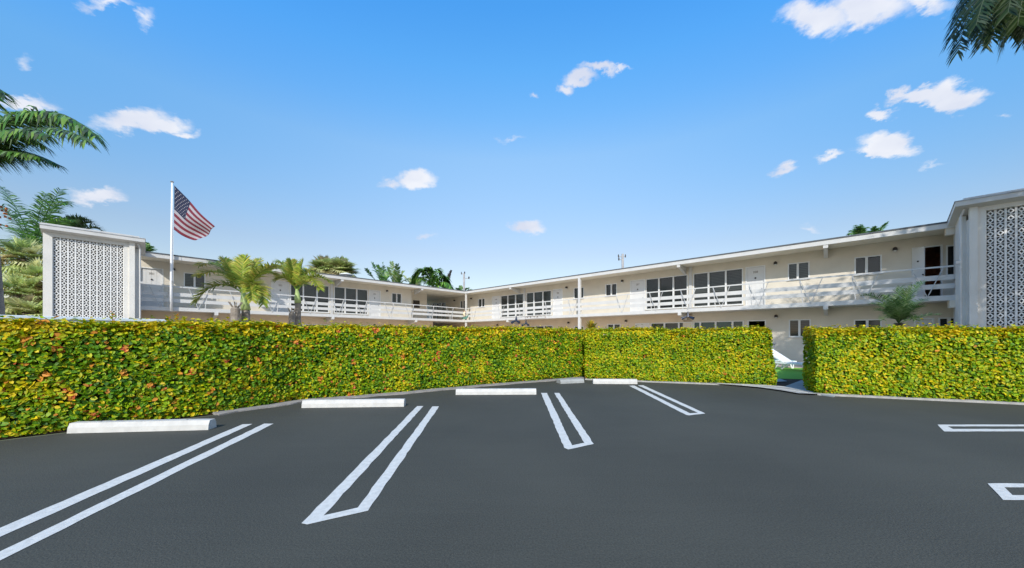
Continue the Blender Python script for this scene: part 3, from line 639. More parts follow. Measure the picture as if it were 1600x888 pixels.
# tapered outriggers under roof and floor
def bracket(wg, px, zt, front=.0, h0=.12, h1=.42):
    T = TT[wg]; s = S(wg, px, 0); w2 = .075; q = -WQ
    vs = [T(s+i, a, z) for i in (-w2, w2) for a, z in ((front, zt), (front, zt-h0), (q, zt-h1), (q, zt))]
    MB().add(vs, [(0, 1, 2, 3), (4, 5, 6, 7), (0, 1, 5, 4), (1, 2, 6, 5), (2, 3, 7, 6), (3, 0, 4, 7)]).build('bracket', M['white'], bld)
    MB().box(s-w2-.015, s+w2+.015, front+.001, front+.05, zt-h0-.03, zt-.001, T).build('bracket_cap', M['white'], bld)
for wg, px in [('L', 535), ('L', 660), ('R', 797), ('R', 1060), ('R', 1290)]: bracket(wg, px, CZ-.022, -.05)
for wg, px in [('L', 338), ('L', 520), ('L', 650), ('R', 793), ('R', 1062), ('R', 1290)]: bracket(wg, px, SB-.003, .02, .14, .4)
for wg, px in [('R', 820), ('R', 1079), ('L', 518)]:
    s = S(wg, px); MB().box(s-.09, s+.09, -WQ, -WQ+.06, FZ, CZ, TT[wg]).build('pilaster', M['white'], bld)
# railings
def railing(wg, s0, s1, vs_):
    T = TT[wg]; r_ = MB().box(s0, s1, -.085, -.03, 4.185, 4.25, T).build('railing', M['white'], bld)
    MB().box(s0, s1, -.07, -.045, 3.68, 3.885, T).build('upper_board', M['white'], r_)
    MB().box(s0, s1, -.07, -.045, 3.33, 3.525, T).build('lower_board', M['white'], r_)
    for s in vs_:
        MB().bar(T(s, .012, FZ-.05), T(s-.42, .012, 4.2), .026).bar(T(s, .008, FZ-.05), T(s+.42, .008, 4.2), .026).build('strut', M['strut'], r_)
        MB().bar(T(s-.42, -.06, 4.2), T(s-.3, -.06, FZ), .035).build('stanchion', M['white'], r_)
vr = [S('R', p, 0) for p in (740, 783, 815, 858, 895, 972, 1025, 1075, 1127, 1185, 1267, 1352, 1449)]
railing('R', .1, RT-.02, vr)
vl = [S('L', p, 0) for p in (703, 672, 640, 608, 565, 528, 484, 425, 372, 310, 250)]
railing('L', .1, LT-.02, vl)
# breeze-block stair towers
def tower(wg, s0, s1, mirror):
    T = TT[wg]; q1 = 1.0; zt = 6.28
    # side return set back behind the corner pilaster, then the framed front
    b = MB()
    b.box(s0-.02, s0+.14, -.0, .62, 0, 6.0, T)                  # inner flank wall
    b.box(s0+.14, s0+.33, .0, q1+.03, 0, 5.9 if False else 5.8, T)
    b.box(s0+.14, s0+.33, q1-.12, q1+.031, 5.8, zt, T)               # corner pilaster
    ps0, ps1 = s0+.52, s0+.52+10*.218
    b.box(s0+.33, ps0, q1-.16, q1-.04, 0, zt, T)               # recessed margin
    b.box(ps1, s1, q1-.16, q1-.04, 0, zt, T)
    b.box(ps0, ps1, q1-.16, q1-.04, 6.02, zt, T)
    b.box(ps0, ps1, q1-.16, q1-.04, 0, .52, T)
    b.box(s1-.12, s1, .0, q1-.16, 0, 5.8, T)
    body = b.build('stair_tower', M['tower'], bld)
    # block screen: square frame, diamond ring, four corner openings
    sc = MB(); bw, bh, dp = .218, .25, .06
    rows = 22; t_ = .018
    for i in range(10):
        for j in range(rows):
            x0 = ps0+i*bw; z0 = .52+j*bh; x1, z1 = x0+bw, z0+bh; qa, qb = q1-.16, q1-.16+dp
            sc.box(x0, x0+.026, qa, qb, z0, z1, T); sc.box(x1-.026, x1, qa, qb, z0, z1, T)
            sc.box(x0+.026, x1-.026, qa, qb, z0, z0+.012, T); sc.box(x0+.026, x1-.026, qa, qb, z1-.012, z1, T)
            cx, cz = (x0+x1)/2, (z0+z1)/2; rx, rz = bw/2-.026, bh/2-.012; ix, iz = rx*.50, rz*.48
            o_ = [(cx-rx, cz), (cx, cz+rz), (cx+rx, cz), (cx, cz-rz)]; n_ = [(cx-ix, cz), (cx, cz+iz), (cx+ix, cz), (cx, cz-iz)]
            for k in range(4):
                l = (k+1) % 4; vs = [T(p[0], q_, p[1]) for q_ in (qa+.004, qb-.004) for p in (o_[k], o_[l], n_[l], n_[k])]
                sc.add(vs, [(0, 1, 2, 3), (4, 5, 6, 7), (0, 1, 5, 4), (1, 2, 6, 5), (2, 3, 7, 6), (3, 0, 4, 7)])
    sc.build('breeze_block_screen', M['block'], body)
    # shed roof lifting towards the court
    def slab(mb, a0, a1, qb_, qf, zb, zf, th):
        vs = [T(s_, q_, z_+d_) for s_ in (a0, a1) for q_, z_ in ((qb_, zb), (qf, zf)) for d_ in (0, th)]
        mb.add(vs, [(0, 1, 3, 2), (4, 6, 7, 5), (0, 4, 5, 1), (2, 3, 7, 6), (0, 2, 6, 4), (1, 5, 7, 3)])
    part('tower_roof', M['white'], lambda m_: slab(m_, s0-.22, s1+.05, -.0, q1+.22, CZ+.03, zt, .17), body)
    part('tower_roof_edge', M['capmetal'], lambda m_: slab(m_, s0-.24, s1+.07, -.02, q1+.24, CZ+.203, zt+.173, .035), body)
    part('parapet_cap', M['white'], lambda m_: m_.box(s0-.02, s1+.04, q1-.25, q1+.19, zt+.21, zt+.27, T), body)
    part('dark_backing', M['core_grey'], lambda m_: m_.box(s0+.35, s1-.14, .05, .15, 0, 5.8, T), body)  # backing sheet added so the screen holes read dark
    for q_ in (.92,): MB().tube([T(s0-.04, q_, .05), T(s0-.04, q_, zt-.35), T(s0+.03, q_+.1, zt-.1)], .035, 10).build('downspout', M['white'], body)
    MB().box(s0-.16, s0-.02, q1-.12, q1-.04, 4.16, 4.26, T).build('pipe_clamp', M['white'], body)
    # stair stringer inside
    MB().bar(T(s0+.5, 0, .3), T(s1-.3, 0, FZ), .12, .3).build('stair_stringer', M['wall'], body)
tower('L', LT, 25.38, False)
tower('R', RT-.10, 34.1, True)
# upper tan fascia light fixture in breezeway
MB().box(2.5, 2.9, -5.3, -5.0, CZ-.09, CZ-.003, TL).build('ceiling_light', M['frame'], bld)
fr = MB().box(lv0, lv1, -3.3, -3.25, 4.25, 5.0, TL).build('louver_window', M['dark'], bld)
lvs = MB()
for k in range(8): lvs.box(lv0+.02, lv1-.02, -3.25, -3.21, 4.27+k*.09, 4.30+k*.09, TL)
lvs.build('louvers', mat('dark_louver', (.12, .09, .06), .6), fr)
# rooftop vent
rv = empty('roof_vent', Cn+Vector((TL(11.0, -1.8, 0)[0]*math.cos(BRZ)-TL(11.0, -1.8, 0)[1]*math.sin(BRZ), TL(11.0, -1.8, 0)[0]*math.sin(BRZ)+TL(11.0, -1.8, 0)[1]*math.cos(BRZ), CZ+.2)), label='low pale roof vent on the left wing roof below the palms', cat='vent')
MB().tube([(0, 0, 0), (0, 0, .45)], .2, 12).build('duct', M['alu'], rv); MB().tube([(0, 0, .45), (0, 0, .5), (0, 0, .62)], [.5, .5, .12], 14).build('hood', M['frame'], rv)

# ------------------------------------------------------------------ flagpole and flag
def Wd(wg, s, q, z): p = Vector(TT[wg](s, q, z)); c_, s_ = math.cos(BRZ), math.sin(BRZ); return Vector((Cn.x+p.x*c_-p.y*s_, Cn.y+p.x*s_+p.y*c_, p.z))
sp_ = S('L', 267.5, .16); pb = Wd('L', sp_, .16, 0); YP = pb.y
ztop = CH+(H-283)*YP/F; zbot = 2.80
fp = empty('flagpole', (pb.x, pb.y, zbot), label='tall white flagpole fixed to the left gallery edge', cat='flagpole')
MB().tube([(0, 0, 0), (0, 0, 1.4), (0.03, 0, 4.5), (.05, 0, ztop-zbot-.1)], [.06, .06, .05, .038], 14).build('pole', M['pole'], fp, smooth=True)
MB().tube([(.05, 0, ztop-zbot-.1), (.05, 0, ztop-zbot-.04), (.05, 0, ztop-zbot)], [.05, .085, .04], 12).build('truck', M['alu'], fp)
MB().bar((0, 0, .5), (-.18, .2, .5), .08).bar((0, 0, 1.25), (-.18, .2, 1.25), .08).build('wall_bracket', M['alu'], fp)
MB().tube([(.11, -.03, ztop-zbot-.1), (.14, -.02, 3.0), (.12, 0, 1.5)], .008, 5).build('halyard', M['frame'], fp)
MB().bar((.1, 0, 1.45), (.1, -.04, 1.7), .05).build('cleat', M['alu'], fp)
# flag: cloth surface hung from its hoist, drooping to the right and folded
def flag_pt(u, v):
    # u along the fly, v down the hoist; corners from the photo, cloth folds in depth
    tl = P(272.5, 290, YP-.1); bl = P(271.8, 359, YP-.1); tr = P(333, 353, YP-.9); br = P(312, 377, YP-.5)
    p = tl.lerp(tr, u).lerp(bl.lerp(br, u), v)
    sag = math.sin(u*math.pi)
    p += Vector((0, 0, 1))*(-.02*sag*(1-v)-.14*sag*v) + Vector((1, 0, 0))*(.0)
    fold = math.sin(u*7+v*3.4)*.13*u+math.sin(u*3+v*8)*.07*u
    p += Vector((.15, 1, 0))*fold
    return p
NU, NV = 52, 39
fo = flag_pt(0, 0); fb = MB(); vs = [flag_pt(i/NU, j/NV)-fo for j in range(NV+1) for i in range(NU+1)]; fb.v = [tuple(v) for v in vs]
for j in range(NV):
    for i in range(NU):
        a = j*(NU+1)+i; fb.f.append((a, a+NU+1, a+NU+2, a+1)); st = int(j*13/NV)
        fb.mi.append(1 if (i < NU*.4 and st < 7) else (0 if st % 2 == 0 else 2))
fl_ = empty('flag', fo, label='striped red, white and blue flag with white stars flying from the white pole', cat='flag')
cloth = fb.build('cloth', [M['flagred'], M['flagblue'], M['flagwhite']], fl_, smooth=True, normals=False)
so = cloth.modifiers.new('thickness', 'SOLIDIFY'); so.thickness = .006; so.offset = 0
stars = MB()
for row in range(9):
    for k in range(6 if row % 2 == 0 else 5):
        u0 = .4*((k+.5)/6 if row % 2 == 0 else (k+1)/6); v0 = 7/13*(row+1)/10
        for sgn in (-1, 1):
            pts = []
            e1 = (flag_pt(u0+.01, v0)-flag_pt(u0-.01, v0)); e2 = flag_pt(u0, v0+.01)-flag_pt(u0, v0-.01); nn = e1.cross(e2).normalized()*.011*sgn
            for q in range(10):
                rr = .036 if q % 2 == 0 else .015; a = math.pi/2+q*math.pi/5
                pts.append(flag_pt(u0+rr*math.cos(a)*.62*.62, v0-rr*math.sin(a)*1.0*.62)+nn-fo)
            c0 = flag_pt(u0, v0)+nn-fo
            stars.add([c0]+pts, [(0, q+1, (q+1) % 10+1) for q in range(10)])
stars.build('stars', M['flagwhite'], fl_, normals=False)

# ------------------------------------------------------------------ palms
GRN = [(.08, .21, .03), (.13, .29, .045), (.22, .38, .07), (.06, .14, .04), (.20, .30, .14)]
YGR = [(.36, .44, .06), (0.286, 0.351, 0.039), (0.39, 0.403, 0.052), (0.182, 0.286, 0.033), (0.546, 0.468, 0.091)]
DRK = [(.02, .045, .015), (.035, .07, .018), (.055, .09, .03), (.09, .12, .06)]
FAN = [(.48, .56, .20), (.60, .66, .28), (.68, .66, .32), (.36, .46, .16), (.55, .46, .26)]
class Crown:
    def __init__(s, o, pal, seed): s.o = Vector(o); s.mb = MB(); s.c = []; s.pal = pal; s.r = random.Random(seed)
    def put(s, vs, fs, c_): s.mb.add([Vector(v)-s.o for v in vs], fs); s.c += [c_]*len(vs)
    def blade(s, a, d, ln, w_, hang, c_, nrm=None, wind=Vector((0, 0, 0))):
        up_ = nrm or Vector((0, 0, 1)); side = d.cross(up_)
        if side.length < .05: side = d.cross(Vector((1, 0, 0)))
        side = side.normalized()*w_/2; m = a+d*ln*.5+wind*ln*.2; m.z -= hang*ln*.15; e = a+d*ln*.85+wind*ln*.5; e.z -= hang*ln*.55
        s.put([a-side*.6, a+side*.6, m+side, m-side, e], [(0, 1, 2, 3), (3, 2, 4)], c_)
    def frond(s, p0, p1, p2, leaf, n=34, w_=.035, hang=.6, wind=(0, 0, 0), fold=.35, start=.12, tip=.3, rac=.018, twist=0, colr=None):
        r = s.r; p0, p1, p2 = map(Vector, (p0, p1, p2)); wind = Vector(wind)
        bz = lambda t_: p0*(1-t_)**2+p1*2*t_*(1-t_)+p2*t_*t_
        m = 12; pts = [bz(i/m) for i in range(m+1)]; base = len(s.mb.v)
        s.mb.tube([p-s.o for p in pts], [rac*(1-.85*i/m) for i in range(m+1)], 5); s.c += [tuple(x*1.3 for x in s.pal[-2])]*(len(s.mb.v)-base)
        tint_ = r.uniform(.8, 1.2)
        for i in range(n):
            t_ = start+(1-start)*(i+r.uniform(0, .6))/n; t_ = min(t_, .995); p = bz(t_); d = (bz(min(1, t_+.02))-bz(t_-.02)).normalized()
            sd_ = d.cross(Vector((0, 0, 1)));
            if sd_.length < .05: sd_ = Vector((1, 0, 0))
            sd_.normalize(); un = sd_.cross(d).normalized()
            if twist: q = Matrix.Rotation(twist, 3, d); sd_ = q @ sd_; un = q @ un
            prof = (math.sin(math.pi*min(1, .18+t_*.72)))**.7; prof = max(prof, tip)
            for sg in (-1, 1):
                ln = leaf*prof*r.uniform(.8, 1.12); fwd = .45+.75*t_
                dd = (sd_*sg*r.uniform(.85, 1.1)+d*fwd*r.uniform(.7, 1.2)+un*fold*r.uniform(.2, 1.6)+Vector((0, 0, -hang*.35*r.uniform(.3, 1.3)))+wind*.6+Vector((r.gauss(0, .13), r.gauss(0, .13), r.gauss(0, .13)))).normalized()
                c_ = (colr or r.choice(s.pal)); k = tint_*r.uniform(.75, 1.25); c_ = tuple(x*k for x in c_)
                s.blade(p, dd, ln, w_*r.uniform(.75, 1.2), hang*r.uniform(.5, 1.4), c_, un, wind)
    def fan(s, p0, d, pet, rad, n=18, w_=.07, hang=.5, spread=2.1, c_=None):
        r = s.r; p0 = Vector(p0); d = Vector(d).normalized(); hub = p0+d*pet; hub.z -= pet*.1
        b0 = len(s.mb.v); s.mb.tube([p0-s.o, (p0+hub)/2-s.o+Vector((0, 0, .04*pet)), hub-s.o], [.016, .012, .009], 4); s.c += [(.16, .17, .05)]*(len(s.mb.v)-b0)
        side = d.cross(Vector((0, 0, 1)));
        if side.length < .1: side = Vector((1, 0, 0))
        side.normalize(); side = (side+Vector((0, 0, r.uniform(-.3, .3)))).normalized()
        base = c_ or r.choice(s.pal); kk = r.uniform(.7, 1.25)
        for i in range(n):
            a = -spread+2*spread*(i+.5)/n; dd = (d*math.cos(a)+side*math.sin(a)+Vector((0, 0, .12))).normalized(); k = kk*r.uniform(.75, 1.25)
            s.blade(hub, dd, rad*(.75+.25*math.cos(a*.8))*r.uniform(.9, 1.08), w_, hang, tuple(x*k for x in base))
    def build(s, root, name='crown'): o = s.mb.build(name, M['frond'], root, normals=False, colors=s.c); o.location = (0, 0, s.o.z-root.location.z) if False else Vector(s.o)-root.location; return o
def trunk(root, top, r0, r1, m=None, rings=True, n=22, bend=None, name='trunk'):
    top = Vector(top)-root.location; pts = []; rad = []
    for i in range(n+1):
        t_ = i/n; p = top*t_
        if bend: p = p+Vector(bend)*math.sin(math.pi*t_)
        pts.append(p); rad.append((r0*(1-t_)+r1*t_)*(1+(.035 if rings and i % 2 else 0)+(.25*max(0, 1-t_*8))))
    return MB().tube(pts, rad, 12).build(name, m or M['trunk'], root, smooth=True)
def palm(label, base, group=None, cat='palm tree', name='palm_tree'): return empty(name, base, label=label, cat=cat, group=group)

# big palm at the left edge: trunk just inside the frame, crown out of it, fronds reaching in
Y = 9.6; b0 = P(-12, 500, Y); b0.z = 0; rt = palm('large palm at the left edge with a stout grey trunk and drooping fronds reaching in', b0)
cr_ = P(-62, 250, Y)
trunk(rt, P(-26, 345, Y), .30, .22, n=40); MB().tube([P(-26, 345, Y)-b0, P(-45, 300, Y)-b0, cr_-b0], [.20, .19, .12], 12).build('crownshaft', M['shaft'], rt, smooth=True)
C1 = Crown(cr_, GRN+DRK[2:], 5)
wd = (.25, 0, -.1)
C1.frond(cr_, P(60, 120, Y-.3), P(150, 214, Y-.8), .78, 100, 0.055, .95, wd, .1, .1, .45, .04)
C1.frond(cr_, P(40, 150, Y+.5), P(118, 195, Y+.3), .75, 95, 0.055, .9, wd, .25, .1, .45, .035)
C1.frond(cr_, P(10, 180, Y-.6), P(78, 212, Y-1.3), .52, 90, 0.055, 1.0, wd, .05, .1, .45, .035)
C1.frond(cr_, P(15, 215, Y+.6), P(92, 258, Y+.3), .55, 100, 0.05, .7, wd, .0, .1, .4, .03)
C1.frond(cr_, P(0, 225, Y-.5), P(62, 246, Y-.9), .6, 90, 0.05, .7, wd, .0, .1, .4, .03)
C1.frond(cr_, P(-50, 100, Y), P(8, 145, Y), .7, 55, 0.063, .9, wd, .1, .1, .4, .03)
for k in range(9):
    a = R(150+k*20); C1.frond(cr_, cr_+Vector((math.cos(a)*1.6, math.sin(a)*1.6, 1.3)), cr_+Vector((math.cos(a)*3.6, math.sin(a)*3.6, -.3-.2*(k % 3))), .9, 55, 0.063, .9, wd, .1, .1, .4, .03)
for tp, ct, dy in [((125, 196), (60, 140), .2), ((135, 220), (70, 168), -1.2), ((80, 190), (20, 140), .6), ((70, 228), (20, 190), -.2), ((35, 245), (-10, 210), .2)]:
    C1.frond(cr_, P(*ct, Y+dy*.6), P(*tp, Y+dy), .62, 90, .045, .9, wd, .2, .12, .45, .03, R(rng.uniform(-35, 35)))
C1.build(rt)
FR = MB()
for k in range(60):
    p = P(-8, 335, Y-.3)-b0+Vector((rng.gauss(0, .10), rng.gauss(0, .1), rng.gauss(0, .16))); FR.tube([p, p+Vector((0, 0, .05))], [.03, .02], 5)
FR.build('fruit_cluster', mat('orange_fruit', (.45, .14, .03), .6), rt)

# palms behind the left tower
Y = 21; b0 = P(50, 500, Y); b0.z = 0; rt = palm('feather palm behind the left stair tower with upright green fronds', b0); hub = P(52, 392, Y)
trunk(rt, hub, .17, .12); C2 = Crown(hub, GRN, 8)
for tip_, ctl in [((2, 292), (35, 330)), ((-12, 318), (25, 330)), ((94, 296), (62, 345)), ((104, 318), (88, 300)), ((-10, 352), (20, 345)), ((30, 430), (30, 370)), ((72, 302), (56, 340)), ((112, 345), (85, 335)), ((0, 395), (20, 355)), ((78, 420), (80, 370))]:
    C2.frond(hub, P(*ctl, Y+rng.uniform(-.8, .8)), P(*tip_, Y+rng.uniform(-1.5, 1.5)), .95, 46, .06, .5, (.1, 0, -.05), .35, .08, .35, .035)
C2.build(rt)
Y = 24; b0 = P(112, 500, Y); b0.z = 0; rt = palm('dark palm whose frond tips rise over the roof of the left stair tower', b0); hub = P(100, 385, Y)
trunk(rt, hub, .17, .12); C2 = Crown(hub, DRK, 9)
for tip_, ctl in [((148, 352), (125, 335)), ((135, 345), (115, 335)), ((118, 342), (106, 345)), ((95, 343), (98, 355)), ((160, 362), (140, 345)), ((75, 340), (85, 350)), ((128, 352), (120, 350))]:
    C2.frond(hub, P(*ctl, Y), P(*tip_, Y), .75, 46, .06, .15, (.05, 0, .1), .6, .1, .35, .035)
C2.build(rt)
def fanpalm(label, px, py, Y, nf, rad, seed, group=None, pal=FAN, pet=.6, dead=0, hemi=1.2, tr=.2, w_=.09):
    b0 = P(px, 500, Y); b0.z = 0; rt = palm(label, b0, group); hub = P(px, py, Y); trunk(rt, hub, tr, tr*.9, M['bark']); c_ = Crown(hub, pal, seed); r = random.Random(seed)
    for i in range(nf):
        a = i*2.399; e = R(75-105*hemi*(i/nf)+r.uniform(-8, 8)); d = Vector((math.cos(a)*math.cos(e), math.sin(a)*math.cos(e), math.sin(e)))
        c_.fan(hub+d*.05, d, pet*r.uniform(.7, 1.2), rad*r.uniform(.85, 1.15), 20, w_, .45 if e > 0 else .8)
    for i in range(dead):
        a = r.uniform(0, 6.28); d = Vector((math.cos(a)*.6, math.sin(a)*.6, -.8)); c_.fan(hub-Vector((0, 0, .2)), d, pet*.8, rad, 16, w_, 1.0, 1.7, (.20, .12, .06))
    c_.build(rt); return rt
fanpalm('yellowing fan palm, topmost of the clump left of the stair tower', 36, 405, 19, 38, 1.05, 21, pet=.7)
fanpalm('yellow-green fan palm low in the clump beside the grey trunk', 30, 462, 17.5, 34, 1.05, 22, dead=4, pet=.6)
fanpalm('fan palm close against the left stair tower edge', 58, 440, 18.5, 24, .95, 23, dead=3, pet=.6)
fanpalm('brown-skirted fan palm at the bottom of the clump, just over the low wall', 45, 490, 16.8, 20, .85, 24, dead=6, pet=.5)

# yellow-green crownshaft palms in front of the left wing
def court_palm(label, base_px, hubp, Y, fronds, seed, sw, shaft_y, leaf):
    b0 = P(base_px, 500, Y); b0.z = 0; rt = palm(label, b0, 'yellow-green palms in the court before the left wing'); hub = P(*hubp, Y); sy = P(base_px, shaft_y, Y)
    trunk(rt, sy, sw*1.15, sw*.95, n=20)
    MB().tube([sy-b0, (sy*.6+hub*.4)-b0, hub-b0], [sw*1.15, sw*1.0, sw*.45], 12).build('crownshaft', M['shaft'], rt, smooth=True)
    c_ = Crown(hub, YGR, seed)
    for tip_, ctl, dy in fronds: c_.frond(hub-Vector((0, 0, .1)), P(*ctl, Y+dy*.6), P(*tip_, Y+dy), leaf*1.2, 96, .042, .3, (0, 0, 0), .5, .14, .3, .024)
    c_.build(rt)
court_palm('larger yellow-green palm with arching fronds right of the flag, before the left wing', 384, (380, 455), 13.2,
  [((305, 473), (338, 425), -.6), ((309, 432), (348, 408), .3), ((311, 416), (345, 398), .8), ((384, 401), (374, 420), .5), ((434, 416), (404, 418), -.3), ((404, 407), (390, 420), .9), ((411, 476), (406, 420), -.7), ((394, 470), (392, 425), -1.0), ((350, 405), (362, 425), .2), ((430, 430), (410, 415), .8)], 31, .14, 485, .50)
court_palm('smaller yellow-green palm with a pale crownshaft before the wide gallery windows', 465.5, (464, 452), 15.4,
  [((432, 438), (448, 425), -.4), ((425, 419), (450, 412), .3), ((431, 410), (452, 408), .9), ((455, 407), (458, 425), .4), ((474, 407), (468, 425), .2), ((516, 442), (488, 418), -.2), ((489, 425), (476, 415), .8), ((500, 452), (484, 420), -.7)], 33, .12, 474, .50)
for px, py, Y, rr, lb in [(368, 479, 12.8, .17, 'ringed palm stump left of the larger yellow-green palm'), (456, 487, 15.0, .13, 'dark ringed palm stump left of the smaller yellow-green palm')]:
    b0 = P(px, 500, Y); b0.z = 0; t_ = P(px, py, Y).z; st = empty('palm_stump', b0, label=lb, cat='stump')
    MB().tube([(0, 0, t_*i/24) for i in range(25)], [rr*(1.1-.25*(i/24))*(1+.05*(i % 2)) for i in range(24)]+[rr*.45], 12).build('trunk', M['trunk'], st)
    b_ = MB()
    for k in range(6): a = k*1.05; b_.bar((math.cos(a)*rr*.5, math.sin(a)*rr*.5, t_-.05), (math.cos(a)*rr*1.3, math.sin(a)*rr*1.3, t_+.16), .03)
    b_.build('leaf_stubs', M['trunk'], st)

# dark date palm behind the right hedge
Y = 10.2; b0 = P(1406, 505, Y); b0.z = 0; rt = palm('dark green date palm with long fronds rising behind the right hedge', b0); hub = P(1404, 505, Y)
trunk(rt, hub, .13, .10, M['bark']); c_ = Crown(hub, [(.04, .10, .02), (.07, .15, .03), (.12, .20, .06), (.20, .27, .12)], 41)
for tip_, ctl, dy in [((1344, 463), (1378, 455), -.1), ((1441, 441), (1412, 462), .3), ((1407, 449), (1400, 475), .5), ((1369, 486), (1386, 480), -.5), ((1469, 492), (1440, 492), -.3), ((1452, 470), (1425, 465), .7), ((1425, 448), (1410, 470), -.4),
                      ((1385, 462), (1395, 475), .8), ((1358, 476), (1385, 470), .8), ((1440, 480), (1425, 478), -.8), ((1398, 468), (1402, 480), -.8), ((1430, 500), (1420, 485), -.5), ((1380, 500), (1390, 480), -.6), ((1418, 468), (1408, 482), 0), ((1394, 478), (1398, 487), -.3), ((1412, 480), (1408, 490), -.9)]:
    c_.frond(hub, P(*ctl, Y+dy*.6), P(*tip_, Y+dy), .34, 54, .017, .15, (0, 0, 0), .5, .12, .35, .013)
c_.build(rt)
# low yellow croton standing above the hedge
b0 = P(924, 520, 13.5); b0.z = 0; rt = empty('croton_shrub', b0, label='bright yellow strap-leaved shrub above the hedge by the white gallery post', cat='shrub')
hub = P(924, 515, 13.5); MB().tube([(0, 0, 0), hub-b0], [.03, .02], 6).build('stem', M['bark'], rt)
c_ = Crown(hub, [(.48, .36, .03), (.40, .36, .03), (.45, .25, .03), (.25, .26, .02)], 55)
for k in range(70):
    a = k*2.399; e = R(15+70*rng.random()); d = Vector((math.cos(a)*math.cos(e), math.sin(a)*math.cos(e), math.sin(e))); c_.blade(hub+d*.02, d, rng.uniform(.35, .62), .07, .3, rng.choice(c_.pal))
c_.build(rt, 'leaves')

# palms behind the roofs
fanpalm('bushy olive fan palm over the left wing roof, left of its twin', 507, 422, 46, 64, 1.9, 61, 'fan palms behind the left wing roof', pet=.9, w_=.22, tr=.3)
fanpalm('bushy olive fan palm with brown skirt over the left wing roof, right of its twin', 534, 423, 46, 64, 1.9, 62, 'fan palms behind the left wing roof', pet=.9, dead=6, w_=.22, tr=.3)
def rearpalm(label, px, py, Y, fr_l, seed, leaf, pal=GRN, hang=.7, w_=.14, wind=(0, 0, 0), n=30):
    b0 = P(px, 500, Y); b0.z = 0; rt = palm(label, b0); hub = P(px, py, Y); trunk(rt, hub, .25, .2, M['bark']); c_ = Crown(hub, pal, seed)
    for tip_, ctl in fr_l: c_.frond(hub, P(*ctl, Y+rng.uniform(-1, 1)), P(*tip_, Y+rng.uniform(-1, 1)), leaf, n, w_, hang, wind, .2, .1, .45, .06)
    c_.build(rt)
rearpalm('palm with narrow upright plumes left of centre over the left wing roof', 603, 452, 48, [((572, 420), (582, 436)), ((582, 411), (590, 430)), ((590, 415), (597, 432)), ((598, 411), (600, 430)), ((606, 424), (604, 436)), ((594, 430), (599, 440))], 71, 1.0, GRN, .25)
rearpalm('palm with banana-like upright leaves over the left wing roof', 617, 452, 47, [((612, 409), (614, 430)), ((621, 413), (620, 432)), ((630, 424), (624, 436)), ((606, 418), (611, 434)), ((640, 436), (630, 436)), ((626, 430), (622, 440))], 72, .9, [(.14, .26, .06), (.20, .32, .08), (.34, .38, .14)], .25)
rearpalm('dark wind-bent palm over the left wing roof, nearest the corner', 678, 452, 46, [((645, 444), (656, 392)), ((650, 436), (660, 405)), ((662, 430), (668, 400)), ((690, 428), (680, 405)), ((700, 445), (694, 412)), ((670, 418), (674, 420)), ((640, 450), (655, 415)), ((706, 452), (698, 430)), ((684, 440), (680, 420)), ((693, 450), (690, 430))], 73, 1.5, GRN[:2]+[DRK[1], GRN[2]], .8, .16, (-.1, 0, -.1), 44)
rearpalm('small palm stub with grey dead leaf beside the wind-bent palm', 697, 450, 47, [((705, 423), (700, 434)), ((703, 428), (699, 438))], 74, .55, [(.22, .19, .17), (.16, .14, .12), (.25, .2, .16), (.2, .17, .15)], .3)
rearpalm('low yellow-green palm over the left wing roof between the plumed and wind-bent palms', 650, 456, 49, [((630, 430), (640, 440)), ((640, 434), (645, 444)), ((655, 436), (652, 446)), ((622, 440), (635, 444))], 75, .8, FAN, .4)
rearpalm('palm tuft over the right wing roof, left of the single leaf', 1343, 372, 24, [((1330, 361), (1335, 358)), ((1336, 352), (1340, 356)), ((1345, 351), (1344, 360)), ((1355, 356), (1350, 354)), ((1362, 362), (1354, 358)), ((1326, 366), (1332, 362))], 76, .45, GRN, .5, .07)
rearpalm('single upright palm leaf over the right wing roof', 1368, 372, 24, [((1387, 347), (1376, 356)), ((1384, 350), (1374, 358)), ((1366, 354), (1367, 362))], 77, .38, GRN, .3, .07)
rearpalm('tiny palm tuft just over the roof right of the left stair tower', 229, 396, 30, [((221, 386), (225, 386)), ((230, 380), (229, 386)), ((238, 385), (233, 385)), ((243, 389), (236, 388))], 78, .5, GRN, .4, .08)
rearpalm('low dark palm crown at the roof corner behind the utility pole', 722, 462, 60, [((712, 450), (717, 451)), ((720, 447), (720, 452)), ((732, 450), (727, 450)), ((738, 453), (731, 451))], 79, .8, GRN, .4, .14)

# palm hanging in at the top right
Y = 7.2; cr_ = P(1622, -120, Y); b0 = Vector((cr_.x+2.6, cr_.y-.6, 0)); rt = palm('dark palm fronds hanging into the top right corner of the view', b0)
trunk(rt, cr_-Vector((0, 0, .25)), .28, .16, bend=(.3, 0, 0)); c_ = Crown(cr_, DRK+[(.03, .055, .012)], 91)
for tip_, ctl, dy in [((1496, 84), (1535, -90), -.3), ((1516, 62), (1560, -80), .4), ((1566, 74), (1585, -60), .2), ((1590, 40), (1605, -50), -.4), ((1540, 24), (1570, -90), .5), ((1530, 50), (1552, -70), 0), ((1525, 40), (1548, -60), -.6), ((1580, 56), (1590, -40), .6), ((1486, 62), (1532, -95), .1), ((1550, 62), (1572, -60), -.1), ((1602, 62), (1612, -50), .4), ((1534, 72), (1555, -70), .7), ((1612, 62), (1625, -60), .3), ((1640, 40), (1650, -80), -.2), ((1575, 20), (1590, -70), -.7)]:
    c_.frond(cr_, P(*ctl, Y+dy*.5), P(*tip_, Y+dy), .54, 96, .028, .35, (-.02, 0, -.2), .05, .12, .55, .022)
